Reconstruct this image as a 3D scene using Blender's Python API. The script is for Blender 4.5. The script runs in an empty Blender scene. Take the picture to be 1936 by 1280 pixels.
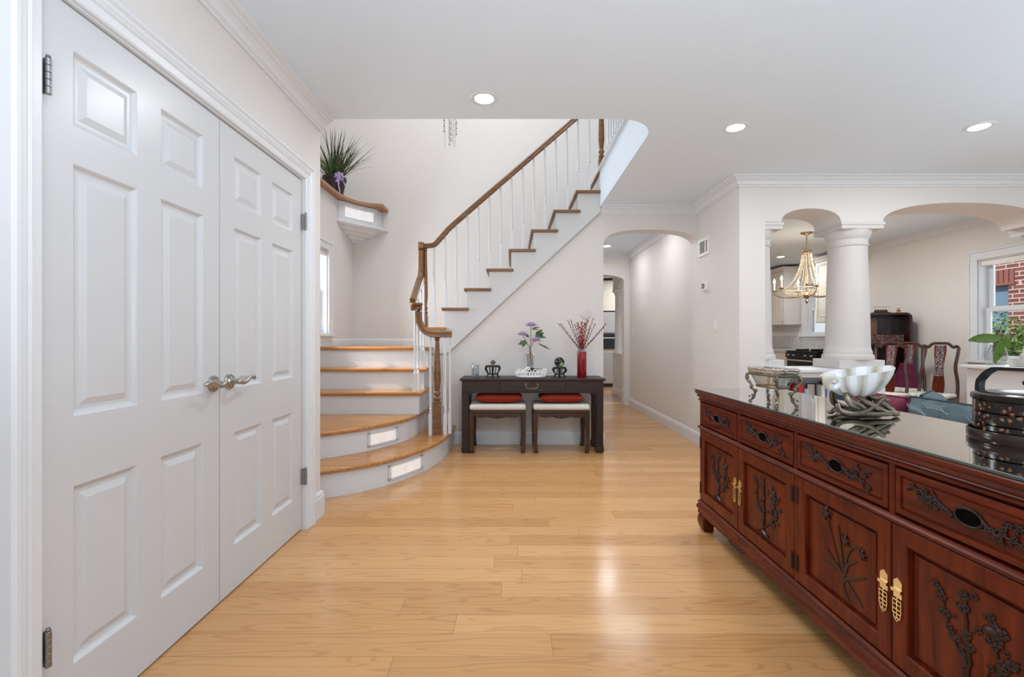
import bpy, bmesh, math, random
from mathutils import Vector, Matrix

S = bpy.context.scene
COL = S.collection
PI = math.pi
R = math.radians

# ------------------------------------------------------------------ camera, world, light, exposure
cam_data = bpy.data.cameras.new('camera')
cam = bpy.data.objects.new('camera', cam_data)
COL.objects.link(cam)
cam.location = (0, 0, 1.11)
cam.rotation_euler = (PI / 2, 0, 0)
cam_data.sensor_width = 36.0
cam_data.lens = 36.0 * 860.0 / 1936.0
cam_data.clip_start = 0.02
cam_data.clip_end = 200
S.camera = cam
S.view_settings.view_transform = 'Standard'
S.view_settings.look = 'None'
S.view_settings.gamma = 1.0
S.view_settings.use_curve_mapping = False
S.view_settings.exposure = 0.0

world = bpy.data.worlds.new('world')
S.world = world
world.use_nodes = True
bg = world.node_tree.nodes['Background']
bg.inputs[0].default_value = (0.82, 0.92, 1.0, 1)
bg.inputs[1].default_value = 1.0


def light(name, kind, loc, power, rot=(0, 0, 0), size=0.2, size_y=None, color=(1, 1, 1), parent=None, spread=None):
    d = bpy.data.lights.new(name, kind)
    d.energy = power
    d.color = color
    if kind == 'AREA':
        d.size = size
        if size_y:
            d.shape = 'RECTANGLE'
            d.size_y = size_y
        else:
            d.shape = 'DISK'
        if spread:
            d.spread = spread
    elif kind == 'SUN':
        d.angle = size
    else:
        d.shadow_soft_size = size
    o = bpy.data.objects.new(name, d)
    COL.objects.link(o)
    o.location = loc
    o.rotation_euler = rot
    if parent:
        o.parent = parent
    return o


# added fill behind viewer; daylight by side windows of living and dining room
light('front_fill', 'AREA', (1.2, -2.3, 1.35), 3, (R(90), 0, 0), 4.6, 2.0, (0.86, 0.94, 1.0))
light('living_window_daylight', 'AREA', (5.3, 1.0, 1.5), 12, (0, R(90), 0), 1.7, 3.0, (0.86, 0.94, 1.0))
light('dining_window_daylight', 'AREA', (5.9, 4.9, 1.6), 14, (0, R(90), 0), 1.4, 1.6, (0.86, 0.94, 1.0))
light('stair_window_daylight', 'AREA', (-2.2, 4.45, 1.6), 40, (0, R(-90), 0), 0.9, 0.8, (0.86, 0.94, 1.0))
light('upper_hall_fill', 'AREA', (-0.3, 4.3, 5.15), 70, (0, 0, 0), 2.6, 1.8, (0.93, 0.97, 1.0))  # fill light added under the closed upper ceiling, no window there

light('sun', 'SUN', (0, 0, 12), 3.0, (0, R(-48), R(12)), 0.02, color=(1, 0.97, 0.92))
# unseen fill lights added behind and beside the viewer, washing the ceiling
light('hall_ceiling_fill', 'AREA', (0.5, -0.6, 1.2), 72, (R(168), 0, 0), 1.6, color=(0.76, 0.88, 1.0))
light('living_ceiling_fill', 'AREA', (3.6, 1.2, 1.0), 30, (R(180), 0, 0), 1.2, color=(0.76, 0.88, 1.0))

# ------------------------------------------------------------------ helpers


class MB:
    """collects shapes into one mesh"""

    def __init__(self, T=None):
        self.v, self.f, self.s = [], [], []
        self.T = T

    def add(self, verts, faces, smooth=False):
        n = len(self.v)
        T = self.T
        for p in verts:
            p = Vector(p)
            self.v.append(T @ p if T is not None else p)
        for f in faces:
            self.f.append([i + n for i in f])
            self.s.append(smooth)
        return self

    def box(self, x0, x1, y0, y1, z0, z1):
        if x0 > x1: x0, x1 = x1, x0
        if y0 > y1: y0, y1 = y1, y0
        if z0 > z1: z0, z1 = z1, z0
        v = [(x0, y0, z0), (x1, y0, z0), (x1, y1, z0), (x0, y1, z0), (x0, y0, z1), (x1, y0, z1), (x1, y1, z1), (x0, y1, z1)]
        return self.add(v, [(0, 3, 2, 1), (4, 5, 6, 7), (0, 1, 5, 4), (1, 2, 6, 5), (2, 3, 7, 6), (3, 0, 4, 7)])

    def cbox(self, c, s, rot=None):
        hx, hy, hz = s[0] / 2, s[1] / 2, s[2] / 2
        v = [Vector(p) for p in ((-hx, -hy, -hz), (hx, -hy, -hz), (hx, hy, -hz), (-hx, hy, -hz), (-hx, -hy, hz), (hx, -hy, hz), (hx, hy, hz), (-hx, hy, hz))]
        if rot is not None:
            v = [rot @ p for p in v]
        v = [p + Vector(c) for p in v]
        return self.add(v, [(0, 3, 2, 1), (4, 5, 6, 7), (0, 1, 5, 4), (1, 2, 6, 5), (2, 3, 7, 6), (3, 0, 4, 7)])

    def prism(self, pts, lo, hi, axis='z', smooth=False):
        """polygon pts (2D, CCW) extruded along axis. 'z': (x,y); 'y': (x,z); 'x': (y,z)"""
        def mk(p, t):
            if axis == 'z': return (p[0], p[1], t)
            if axis == 'y': return (p[0], t, p[1])
            return (t, p[0], p[1])
        n = len(pts)
        v = [mk(p, lo) for p in pts] + [mk(p, hi) for p in pts]
        f = [tuple(range(n - 1, -1, -1)), tuple(range(n, 2 * n))]
        f += [(i, (i + 1) % n, n + (i + 1) % n, n + i) for i in range(n)]
        if axis == 'y':
            f = [tuple(reversed(q)) for q in f]
        return self.add(v, f, smooth)

    def tube(self, pts, rad, seg=8, caps=True, smooth=True, flat=1.0, up=None):
        pts = [Vector(p) for p in pts]
        n = len(pts)
        if not hasattr(rad, '__len__'):
            rad = [rad] * n
        d0 = (pts[1] - pts[0]).normalized()
        ref = Vector(up) if up is not None else (Vector((0, 0, 1)) if abs(d0.z) < 0.9 else Vector((1, 0, 0)))
        v, f = [], []
        prev = None
        for i, p in enumerate(pts):
            if i == 0: d = pts[1] - pts[0]
            elif i == n - 1: d = pts[-1] - pts[-2]
            else: d = (pts[i + 1] - pts[i]).normalized() + (pts[i] - pts[i - 1]).normalized()
            if d.length < 1e-9: d = d0
            d = d.normalized()
            a = (prev if prev is not None else ref)
            a = a - d * a.dot(d)
            if a.length < 1e-5:
                a = Vector((1, 0, 0)) - d * d.x
                if a.length < 1e-5: a = Vector((0, 1, 0))
            a.normalize()
            prev = a
            b = d.cross(a)
            for k in range(seg):
                t = 2 * PI * k / seg
                v.append(p + (a * math.cos(t) * flat + b * math.sin(t)) * rad[i])
        for i in range(n - 1):
            for k in range(seg):
                k2 = (k + 1) % seg
                f.append((i * seg + k, i * seg + k2, (i + 1) * seg + k2, (i + 1) * seg + k))
        self.add(v, f, smooth)
        if caps:
            m = len(v)
            self.add(v[:seg], [tuple(range(seg - 1, -1, -1))])
            self.add(v[m - seg:], [tuple(range(seg))])
        return self

    def lathe(self, prof, c=(0, 0, 0), seg=24, sx=1.0, sy=1.0, smooth=True, a0=0.0):
        """prof: list of (r,z)"""
        v, f = [], []
        n = len(prof)
        for r, z in prof:
            for k in range(seg):
                t = a0 + 2 * PI * k / seg
                v.append((c[0] + r * math.cos(t) * sx, c[1] + r * math.sin(t) * sy, c[2] + z))
        for i in range(n - 1):
            for k in range(seg):
                k2 = (k + 1) % seg
                f.append((i * seg + k, i * seg + k2, (i + 1) * seg + k2, (i + 1) * seg + k))
        if prof[0][0] > 1e-6: f.append(tuple(range(seg - 1, -1, -1)))
        if prof[-1][0] > 1e-6: f.append(tuple((n - 1) * seg + k for k in range(seg)))
        return self.add(v, f, smooth)

    def ball(self, c, r, seg=10, rings=6, s=(1, 1, 1)):
        v, f = [], []
        for i in range(rings + 1):
            a = -PI / 2 + PI * i / rings
            for k in range(seg):
                t = 2 * PI * k / seg
                v.append((c[0] + r * s[0] * math.cos(a) * math.cos(t), c[1] + r * s[1] * math.cos(a) * math.sin(t), c[2] + r * s[2] * math.sin(a)))
        for i in range(rings):
            for k in range(seg):
                k2 = (k + 1) % seg
                f.append((i * seg + k, i * seg + k2, (i + 1) * seg + k2, (i + 1) * seg + k))
        return self.add(v, f, True)

    def nest(self, rects):
        """nested rectangles (u0,u1,v0,v1,w) from outside in; last one is filled. surface in (x=u, y=v, z=w) of T"""
        v, f = [], []
        for (u0, u1, v0, v1, w) in rects:
            v += [(u0, v0, w), (u1, v0, w), (u1, v1, w), (u0, v1, w)]
        for i in range(len(rects) - 1):
            a, b = i * 4, i * 4 + 4
            for k in range(4):
                k2 = (k + 1) % 4
                f.append((a + k, a + k2, b + k2, b + k))
        e = (len(rects) - 1) * 4
        f.append((e, e + 1, e + 2, e + 3))
        return self.add(v, f)

    def sweep(self, path, prof, side=1, closed=False):
        """sweep profile (out, z) along horizontal path [(x,y)..] with mitres; out goes to the left (side=1) or right"""
        P = [Vector((p[0], p[1])) for p in path]
        n = len(P)
        offs = []
        for i in range(n):
            if closed or 0 < i < n - 1:
                d1 = (P[i] - P[i - 1]).normalized()
                d2 = (P[(i + 1) % n] - P[i]).normalized()
            elif i == 0:
                d1 = d2 = (P[1] - P[0]).normalized()
            else:
                d1 = d2 = (P[-1] - P[-2]).normalized()
            n1 = Vector((-d1.y, d1.x)) * side
            n2 = Vector((-d2.y, d2.x)) * side
            m = (n1 + n2)
            m = m / max(0.3, m.dot(n1)) if m.length > 1e-6 else n1
            offs.append(m)
        v, f = [], []
        k = len(prof)
        for i in range(n):
            for (o, z) in prof:
                q = P[i] + offs[i] * o
                v.append((q.x, q.y, z))
        rng = n if closed else n - 1
        for i in range(rng):
            j = (i + 1) % n
            for a in range(k):
                b = (a + 1) % k
                q = (i * k + a, i * k + b, j * k + b, j * k + a)
                f.append(q)
        if not closed:
            f.append(tuple(range(k)))
            f.append(tuple((n - 1) * k + a for a in range(k - 1, -1, -1)))
        return self.add(v, f)

    def build(self, name, mat, parent=None, bevel=0.0, bseg=2, label=None, recalc=True, subsurf=0):
        me = bpy.data.meshes.new(name)
        vs = self.v
        if parent is not None:
            inv = parent_matrix(parent).inverted()
            vs = [inv @ p for p in vs]
        me.from_pydata([tuple(p) for p in vs], [], self.f)
        for p, s in zip(me.polygons, self.s):
            p.use_smooth = s
        if recalc:
            bm = bmesh.new()
            bm.from_mesh(me)
            bmesh.ops.recalc_face_normals(bm, faces=bm.faces)
            bm.to_mesh(me)
            bm.free()
        if any(self.s): me.set_sharp_from_angle(angle=R(38))
        me.materials.append(mat)
        o = bpy.data.objects.new(name, me)
        COL.objects.link(o)
        if parent is not None:
            o.parent = parent
        if bevel > 0:
            b = o.modifiers.new('bevel', 'BEVEL')
            b.width = bevel
            b.segments = bseg
            b.limit_method = 'ANGLE'
            b.angle_limit = R(35)
        if subsurf:
            s = o.modifiers.new('sub', 'SUBSURF')
            s.levels = s.render_levels = subsurf
        if label:
            o['label'] = label
        return o


def parent_matrix(o):
    m = Matrix.Translation(o.location) @ o.rotation_euler.to_matrix().to_4x4()
    return (parent_matrix(o.parent) @ m) if o.parent else m


def tag(o, label=None, cat=None, group=None, kind=None):
    if label: o['label'] = label
    if cat: o['category'] = cat
    if group: o['group'] = group
    if kind: o['kind'] = kind
    return o


def thing(name, loc, label, cat, group=None, rz=0.0, kind=None):
    o = bpy.data.objects.new(name, None)
    o.empty_display_size = 0.05
    COL.objects.link(o)
    o.location = loc
    o.rotation_euler = (0, 0, rz)
    return tag(o, label, cat, group, kind)


def structure(o, label=None):
    o['kind'] = 'structure'
    if label: o['label'] = label
    return o


def copy_tree(o, parent=None):
    c = o.copy()
    COL.objects.link(c)
    if parent is not None:
        c.parent = parent
    for ch in list(o.children):
        copy_tree(ch, c)
    return c


# ------------------------------------------------------------------ materials

def srgb(r, g, b):
    def c(x):
        x /= 255.0
        return x / 12.92 if x <= 0.04045 else ((x + 0.055) / 1.055) ** 2.4
    return (c(r), c(g), c(b), 1)


def mat(name, col, rough=0.5, metal=0.0, spec=0.5, noise=0.0, nscale=8, emis=None, estr=0.0, trans=0.0, ior=1.45, coat=0.0, bump=0.0, bscale=60):
    m = bpy.data.materials.new(name)
    m.use_nodes = True
    nt = m.node_tree
    b = nt.nodes['Principled BSDF']
    b.inputs['Base Color'].default_value = col
    b.inputs['Roughness'].default_value = rough
    b.inputs['Metallic'].default_value = metal
    b.inputs['Specular IOR Level'].default_value = spec
    b.inputs['IOR'].default_value = ior
    b.inputs['Transmission Weight'].default_value = trans
    b.inputs['Coat Weight'].default_value = coat
    b.inputs['Coat Roughness'].default_value = 0.08
    tc = nt.nodes.new('ShaderNodeTexCoord')
    nz = nt.nodes.new('ShaderNodeTexNoise')
    nz.inputs['Scale'].default_value = nscale
    nz.inputs['Detail'].default_value = 4
    nt.links.new(tc.outputs['Object'], nz.inputs['Vector'])
    mx = nt.nodes.new('ShaderNodeMix')
    mx.data_type = 'RGBA'
    a = max(noise, 0.015)
    mx.inputs['A'].default_value = (col[0] * (1 - a), col[1] * (1 - a), col[2] * (1 - a), 1)
    mx.inputs['B'].default_value = (min(1, col[0] * (1 + a)), min(1, col[1] * (1 + a)), min(1, col[2] * (1 + a)), 1)
    nt.links.new(nz.outputs['Fac'], mx.inputs['Factor'])
    nt.links.new(mx.outputs['Result'], b.inputs['Base Color'])
    if emis:
        b.inputs['Emission Color'].default_value = emis
        b.inputs['Emission Strength'].default_value = estr
    if bump > 0:
        n2 = nt.nodes.new('ShaderNodeTexNoise')
        n2.inputs['Scale'].default_value = bscale
        nt.links.new(tc.outputs['Object'], n2.inputs['Vector'])
        bp = nt.nodes.new('ShaderNodeBump')
        bp.inputs['Strength'].default_value = bump
        bp.inputs['Distance'].default_value = 0.01
        nt.links.new(n2.outputs['Fac'], bp.inputs['Height'])
        nt.links.new(bp.outputs['Normal'], b.inputs['Normal'])
    return m


def wood(name, c1, c2, rough=0.35, axis=0, scale=10.0, stretch=12.0, coat=0.0, dist=3.0, spec=0.5):
    """grain runs along the given axis"""
    m = bpy.data.materials.new(name)
    m.use_nodes = True
    nt = m.node_tree
    b = nt.nodes['Principled BSDF']
    b.inputs['Roughness'].default_value = rough
    b.inputs['Specular IOR Level'].default_value = spec
    b.inputs['Coat Weight'].default_value = coat
    b.inputs['Coat Roughness'].default_value = 0.1
    tc = nt.nodes.new('ShaderNodeTexCoord')
    mp = nt.nodes.new('ShaderNodeMapping')
    s = [stretch, stretch, stretch]
    s[axis] = 1.0
    mp.inputs['Scale'].default_value = s
    nt.links.new(tc.outputs['Object'], mp.inputs['Vector'])
    nz = nt.nodes.new('ShaderNodeTexNoise')
    nz.inputs['Scale'].default_value = scale / 3
    nz.inputs['Detail'].default_value = 6
    nz.inputs['Distortion'].default_value = dist * 0.2
    nt.links.new(mp.outputs['Vector'], nz.inputs['Vector'])
    cr = nt.nodes.new('ShaderNodeValToRGB')
    cr.color_ramp.elements[0].color = c1
    cr.color_ramp.elements[0].position = 0.3
    cr.color_ramp.elements[1].color = c2
    cr.color_ramp.elements[1].position = 0.7
    nt.links.new(nz.outputs['Fac'], cr.inputs['Fac'])
    nt.links.new(cr.outputs['Color'], b.inputs['Base Color'])
    return m


def floor_material():
    m = bpy.data.materials.new('oak_planks')
    m.use_nodes = True
    nt = m.node_tree
    L = nt.links.new
    b = nt.nodes['Principled BSDF']
    tc = nt.nodes.new('ShaderNodeTexCoord')
    br = nt.nodes.new('ShaderNodeTexBrick')
    br.offset = 0.0
    br.offset_frequency = 3
    br.squash = 1.0
    br.squash_frequency = 2
    br.inputs['Scale'].default_value = 1.0
    br.inputs['Brick Width'].default_value = 1.55
    br.inputs['Row Height'].default_value = 0.122
    br.inputs['Mortar Size'].default_value = 0.0012
    br.inputs['Mortar Smooth'].default_value = 0.3
    br.inputs['Color1'].default_value = (0, 0, 0, 1)
    br.inputs['Color2'].default_value = (1, 1, 1, 1)
    br.inputs['Mortar'].default_value = (0.4, 0.4, 0.4, 1)
    sp = nt.nodes.new('ShaderNodeSeparateXYZ'); L(tc.outputs['Object'], sp.inputs[0])
    dv = nt.nodes.new('ShaderNodeMath'); dv.operation = 'DIVIDE'; dv.inputs[1].default_value = 0.122; L(sp.outputs['Y'], dv.inputs[0])
    fl_ = nt.nodes.new('ShaderNodeMath'); fl_.operation = 'FLOOR'; L(dv.outputs[0], fl_.inputs[0])
    wn = nt.nodes.new('ShaderNodeTexWhiteNoise'); wn.noise_dimensions = '1D'; L(fl_.outputs[0], wn.inputs['W'])
    sh = nt.nodes.new('ShaderNodeMath'); sh.operation = 'MULTIPLY_ADD'; sh.inputs[1].default_value = 3.7; L(wn.outputs['Value'], sh.inputs[0]); L(sp.outputs['X'], sh.inputs[2])
    cb = nt.nodes.new('ShaderNodeCombineXYZ'); L(sh.outputs[0], cb.inputs['X']); L(sp.outputs['Y'], cb.inputs['Y'])
    L(cb.outputs[0], br.inputs['Vector'])
    # grain, shifted plank by plank
    mp = nt.nodes.new('ShaderNodeMapping')
    mp.inputs['Scale'].default_value = (0.7, 9.0, 1.0)
    L(tc.outputs['Object'], mp.inputs['Vector'])
    add = nt.nodes.new('ShaderNodeVectorMath')
    add.operation = 'MULTIPLY_ADD'
    L(br.outputs['Color'], add.inputs[0])
    add.inputs[1].default_value = (13.0, 7.0, 5.0)
    L(mp.outputs['Vector'], add.inputs[2])
    nz = nt.nodes.new('ShaderNodeTexNoise')
    nz.inputs['Scale'].default_value = 1.6
    nz.inputs['Detail'].default_value = 1.2
    nz.inputs['Distortion'].default_value = 0.25
    L(add.outputs[0], nz.inputs['Vector'])
    # contour lines of the noise = cathedral grain
    mu = nt.nodes.new('ShaderNodeMath'); mu.operation = 'MULTIPLY'; mu.inputs[1].default_value = 62
    L(nz.outputs['Fac'], mu.inputs[0])
    sn = nt.nodes.new('ShaderNodeMath'); sn.operation = 'SINE'
    L(mu.outputs[0], sn.inputs[0])
    fine = nt.nodes.new('ShaderNodeTexNoise')
    mp2 = nt.nodes.new('ShaderNodeMapping')
    mp2.inputs['Scale'].default_value = (3, 90, 1)
    L(add.outputs[0], mp2.inputs['Vector'])
    L(mp2.outputs['Vector'], fine.inputs['Vector'])
    fine.inputs['Scale'].default_value = 1.0
    fine.inputs['Detail'].default_value = 3
    cr = nt.nodes.new('ShaderNodeValToRGB')
    e = cr.color_ramp.elements
    e[0].position = 0.0; e[0].color = srgb(190, 142, 92)
    e[1].position = 1.0; e[1].color = srgb(208, 161, 110)
    el = e.new(0.5); el.color = srgb(200, 152, 101)
    L(br.outputs['Color'], cr.inputs['Fac'])
    dark = nt.nodes.new('ShaderNodeMix'); dark.data_type = 'RGBA'; dark.blend_type = 'MULTIPLY'
    mr = nt.nodes.new('ShaderNodeMapRange')
    mr.inputs['From Min'].default_value = 0.55; mr.inputs['From Max'].default_value = 1.0
    mr.inputs['To Min'].default_value = 0.0; mr.inputs['To Max'].default_value = 0.22
    L(sn.outputs[0], mr.inputs['Value'])
    L(mr.outputs[0], dark.inputs['Factor'])
    L(cr.outputs['Color'], dark.inputs['A'])
    dark.inputs['B'].default_value = srgb(170, 118, 72)
    d2 = nt.nodes.new('ShaderNodeMix'); d2.data_type = 'RGBA'; d2.blend_type = 'MULTIPLY'
    mr2 = nt.nodes.new('ShaderNodeMapRange')
    mr2.inputs['From Min'].default_value = 0.5; mr2.inputs['From Max'].default_value = 0.8
    mr2.inputs['To Min'].default_value = 0.0; mr2.inputs['To Max'].default_value = 0.35
    L(fine.outputs['Fac'], mr2.inputs['Value'])
    L(mr2.outputs[0], d2.inputs['Factor'])
    L(dark.outputs['Result'], d2.inputs['A'])
    d2.inputs['B'].default_value = srgb(190, 140, 95)
    gap = nt.nodes.new('ShaderNodeMix'); gap.data_type = 'RGBA'
    gf = nt.nodes.new('ShaderNodeMath'); gf.operation = 'MULTIPLY'; gf.inputs[1].default_value = 0.55
    L(br.outputs['Fac'], gf.inputs[0])
    L(gf.outputs[0], gap.inputs['Factor'])
    L(d2.outputs['Result'], gap.inputs['A'])
    gap.inputs['B'].default_value = srgb(96, 62, 36)
    L(gap.outputs['Result'], b.inputs['Base Color'])
    b.inputs['Roughness'].default_value = 0.19
    b.inputs['Specular IOR Level'].default_value = 0.45
    wv = nt.nodes.new('ShaderNodeTexNoise'); wv.inputs['Scale'].default_value = 5
    L(tc.outputs['Object'], wv.inputs['Vector'])
    bp = nt.nodes.new('ShaderNodeBump'); bp.inputs['Strength'].default_value = 0.05; bp.inputs['Distance'].default_value = 0.02
    L(wv.outputs['Fac'], bp.inputs['Height'])
    L(bp.outputs['Normal'], b.inputs['Normal'])
    return m


def brick_material():
    m = bpy.data.materials.new('outside_brick')
    m.use_nodes = True
    nt = m.node_tree
    b = nt.nodes['Principled BSDF']
    b.inputs['Roughness'].default_value = 0.9
    tc = nt.nodes.new('ShaderNodeTexCoord')
    sx = nt.nodes.new('ShaderNodeSeparateXYZ'); cx = nt.nodes.new('ShaderNodeCombineXYZ')
    nt.links.new(tc.outputs['Object'], sx.inputs[0])
    nt.links.new(sx.outputs['Y'], cx.inputs['X']); nt.links.new(sx.outputs['Z'], cx.inputs['Y'])
    br = nt.nodes.new('ShaderNodeTexBrick')
    br.inputs['Scale'].default_value = 1
    br.inputs['Brick Width'].default_value = 0.21
    br.inputs['Row Height'].default_value = 0.075
    br.inputs['Mortar Size'].default_value = 0.01
    br.inputs['Color1'].default_value = srgb(150, 92, 84)
    br.inputs['Color2'].default_value = srgb(118, 66, 60)
    br.inputs['Mortar'].default_value = srgb(205, 190, 184)
    nt.links.new(cx.outputs[0], br.inputs['Vector'])
    nt.links.new(br.outputs['Color'], b.inputs['Base Color'])
    return m


def pane_material(name, tint=(1, 1, 1, 1), rough=0.0, fac=None):
    m = bpy.data.materials.new(name)
    m.use_nodes = True
    nt = m.node_tree
    nt.nodes.remove(nt.nodes['Principled BSDF'])
    out = nt.nodes['Material Output']
    tr = nt.nodes.new('ShaderNodeBsdfTransparent'); tr.inputs[0].default_value = tint
    gl = nt.nodes.new('ShaderNodeBsdfGlossy'); gl.inputs['Roughness'].default_value = rough
    fr = nt.nodes.new('ShaderNodeFresnel'); fr.inputs[0].default_value = 1.18
    mx = nt.nodes.new('ShaderNodeMixShader')
    if fac is None:
        nt.links.new(fr.outputs[0], mx.inputs[0])
    else:
        mx.inputs[0].default_value = fac
    nt.links.new(tr.outputs[0], mx.inputs[1]); nt.links.new(gl.outputs[0], mx.inputs[2])
    nt.links.new(mx.outputs[0], out.inputs[0])
    return m


def lacquer_material():
    m = bpy.data.materials.new('painted_lacquer')
    m.use_nodes = True
    nt = m.node_tree
    L = nt.links.new
    b = nt.nodes['Principled BSDF']
    b.inputs['Roughness'].default_value = 0.18
    tc = nt.nodes.new('ShaderNodeTexCoord')
    vo = nt.nodes.new('ShaderNodeTexVoronoi'); vo.inputs['Scale'].default_value = 62; vo.inputs['Randomness'].default_value = 0.75
    L(tc.outputs['Object'], vo.inputs['Vector'])
    v2 = nt.nodes.new('ShaderNodeTexVoronoi'); v2.inputs['Scale'].default_value = 150
    L(tc.outputs['Object'], v2.inputs['Vector'])
    s = nt.nodes.new('ShaderNodeMath'); s.operation = 'MULTIPLY_ADD'
    L(v2.outputs['Distance'], s.inputs[0]); s.inputs[1].default_value = 0.4; L(vo.outputs['Distance'], s.inputs[2])
    cr = nt.nodes.new('ShaderNodeValToRGB')
    e = cr.color_ramp.elements
    e[0].position = 0.0; e[0].color = srgb(226, 190, 130)
    e[1].position = 0.72; e[1].color = srgb(14, 10, 10)
    q = e.new(0.3); q.color = srgb(190, 108, 80)
    q = e.new(0.45); q.color = srgb(130, 80, 62)
    q = e.new(0.6); q.color = srgb(30, 22, 18)
    L(s.outputs[0], cr.inputs['Fac'])
    hs = nt.nodes.new('ShaderNodeMix'); hs.data_type = 'RGBA'; hs.blend_type = 'MULTIPLY'; hs.inputs['Factor'].default_value = 0.45
    L(cr.outputs['Color'], hs.inputs['A']); L(vo.outputs['Color'], hs.inputs['B'])
    L(hs.outputs['Result'], b.inputs['Base Color'])
    return m


def speckle(name, ca, cb, scale, rough=0.4, lo=0.4, hi=0.5, voro=False, metal=0.0):
    m = bpy.data.materials.new(name)
    m.use_nodes = True
    nt = m.node_tree
    b = nt.nodes['Principled BSDF']
    b.inputs['Roughness'].default_value = rough
    b.inputs['Metallic'].default_value = metal
    tc = nt.nodes.new('ShaderNodeTexCoord')
    t = nt.nodes.new('ShaderNodeTexVoronoi' if voro else 'ShaderNodeTexNoise')
    t.inputs['Scale'].default_value = scale
    nt.links.new(tc.outputs['Object'], t.inputs['Vector'])
    cr = nt.nodes.new('ShaderNodeValToRGB')
    cr.color_ramp.elements[0].position = lo; cr.color_ramp.elements[0].color = ca
    cr.color_ramp.elements[1].position = hi; cr.color_ramp.elements[1].color = cb
    nt.links.new(t.outputs[0], cr.inputs['Fac'])
    nt.links.new(cr.outputs['Color'], b.inputs['Base Color'])
    return m


def shell_material():
    m = bpy.data.materials.new('striped_shell')
    m.use_nodes = True
    nt = m.node_tree
    L = nt.links.new
    b = nt.nodes['Principled BSDF']
    b.inputs['Roughness'].default_value = 0.28
    at = nt.nodes.new('ShaderNodeAttribute'); at.attribute_name = 'rib'
    tc = nt.nodes.new('ShaderNodeTexCoord')
    nz = nt.nodes.new('ShaderNodeTexNoise'); nz.inputs['Scale'].default_value = 14
    L(tc.outputs['Object'], nz.inputs['Vector'])
    ad = nt.nodes.new('ShaderNodeMath'); ad.operation = 'MULTIPLY_ADD'
    L(nz.outputs['Fac'], ad.inputs[0]); ad.inputs[1].default_value = 0.5; L(at.outputs['Fac'], ad.inputs[2])
    cr = nt.nodes.new('ShaderNodeValToRGB')
    e = cr.color_ramp.elements
    e[0].position = 0.2; e[0].color = srgb(168, 158, 140)
    e[1].position = 1.1 if False else 1.0; e[1].color = srgb(232, 232, 232)
    q = e.new(0.55); q.color = srgb(212, 208, 198)
    q = e.new(0.75); q.color = srgb(196, 204, 214)
    L(ad.outputs[0], cr.inputs['Fac'])
    L(cr.outputs['Color'], b.inputs['Base Color'])
    return m


M = {}
M['wall'] = mat('wall_paint', srgb(222, 217, 213), 0.75, bump=0.02, bscale=200)
M['ceil'] = mat('ceiling_paint', srgb(224, 235, 245), 0.85)
M['col'] = mat('column_paint', srgb(212, 208, 205), 0.5)
M['string'] = mat('stringer_paint', srgb(212, 211, 210), 0.5)
M['white'] = mat('white_trim_paint', srgb(221, 223, 226), 0.35)
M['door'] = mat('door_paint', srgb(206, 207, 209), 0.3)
M['floor'] = floor_material()
M['tread'] = wood('oak_tread', srgb(166, 108, 54), srgb(198, 144, 86), 0.25, 0, 9, 14)
M['rail'] = wood('oak_handrail', srgb(104, 70, 40), srgb(142, 100, 62), 0.3, 0, 14, 8)
M['ledge'] = wood('ledge_oak', srgb(150, 108, 78), srgb(178, 134, 100), 0.4, 1, 12, 10)
M['rose'] = wood('rosewood', srgb(66, 16, 4), srgb(112, 42, 15), 0.33, 2, 12, 9, coat=0.0, spec=0.22)
M['rose_h'] = wood('rosewood_long', srgb(64, 16, 5), srgb(110, 40, 16), 0.3, 1, 12, 9, coat=0.0, spec=0.28)
M['rose_dk'] = wood('rosewood_carving', srgb(20, 7, 5), srgb(44, 17, 10), 0.35, 2, 30, 3, coat=0.0)
M['dark'] = wood('dark_walnut', srgb(24, 12, 8), srgb(56, 30, 18), 0.45, 0, 14, 10)
M['darkv'] = wood('dark_walnut_upright', srgb(24, 13, 9), srgb(48, 27, 17), 0.45, 2, 14, 10)
M['stoolw'] = wood('stool_wood', srgb(40, 20, 13), srgb(76, 44, 28), 0.35, 2, 14, 10)
M['hutch'] = wood('hutch_rosewood', srgb(34, 14, 12), srgb(66, 30, 22), 0.25, 2, 10, 8)
M['chairw'] = wood('chair_rosewood', srgb(50, 28, 24), srgb(84, 50, 40), 0.3, 2, 12, 8)
M['nickel'] = mat('satin_nickel', srgb(176, 172, 166), 0.3, 1.0)
M['steel'] = mat('hinge_steel', srgb(150, 150, 150), 0.4, 1.0)
M['brass'] = mat('polished_brass', srgb(224, 204, 158), 0.25, 1.0)
M['gold'] = mat('antique_gold', srgb(170, 146, 108), 0.3, 1.0)
M['silver'] = mat('antique_silver', srgb(122, 114, 98), 0.32, 1.0, noise=0.35, nscale=30)
M['silver_hi'] = mat('bright_silver', srgb(200, 196, 190), 0.28, 1.0, noise=0.3, nscale=60)
M['black'] = mat('black_gloss', srgb(16, 14, 14), 0.15)
M['blackmat'] = mat('black_matte', srgb(20, 19, 19), 0.6)
M['hollow'] = mat('dark_hollow', srgb(12, 8, 7), 0.95, spec=0.05)
M['cushion'] = mat('cream_cushion', srgb(222, 218, 208), 0.9, noise=0.04)
M['redpillow'] = mat('rust_red_fabric', srgb(146, 44, 22), 0.85, noise=0.12, nscale=90, bump=0.2, bscale=300)
M['maroon'] = mat('maroon_fabric', srgb(112, 30, 52), 0.7, noise=0.12)
M['plum'] = mat('plum_cloth', srgb(96, 20, 58), 0.75, noise=0.15)
M['teal'] = speckle('teal_leaf_fabric', srgb(70, 84, 90), srgb(82, 98, 102), 20, 0.85)
M['sofa'] = mat('sofa_fabric', srgb(98, 118, 124), 0.9, noise=0.08)
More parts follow.
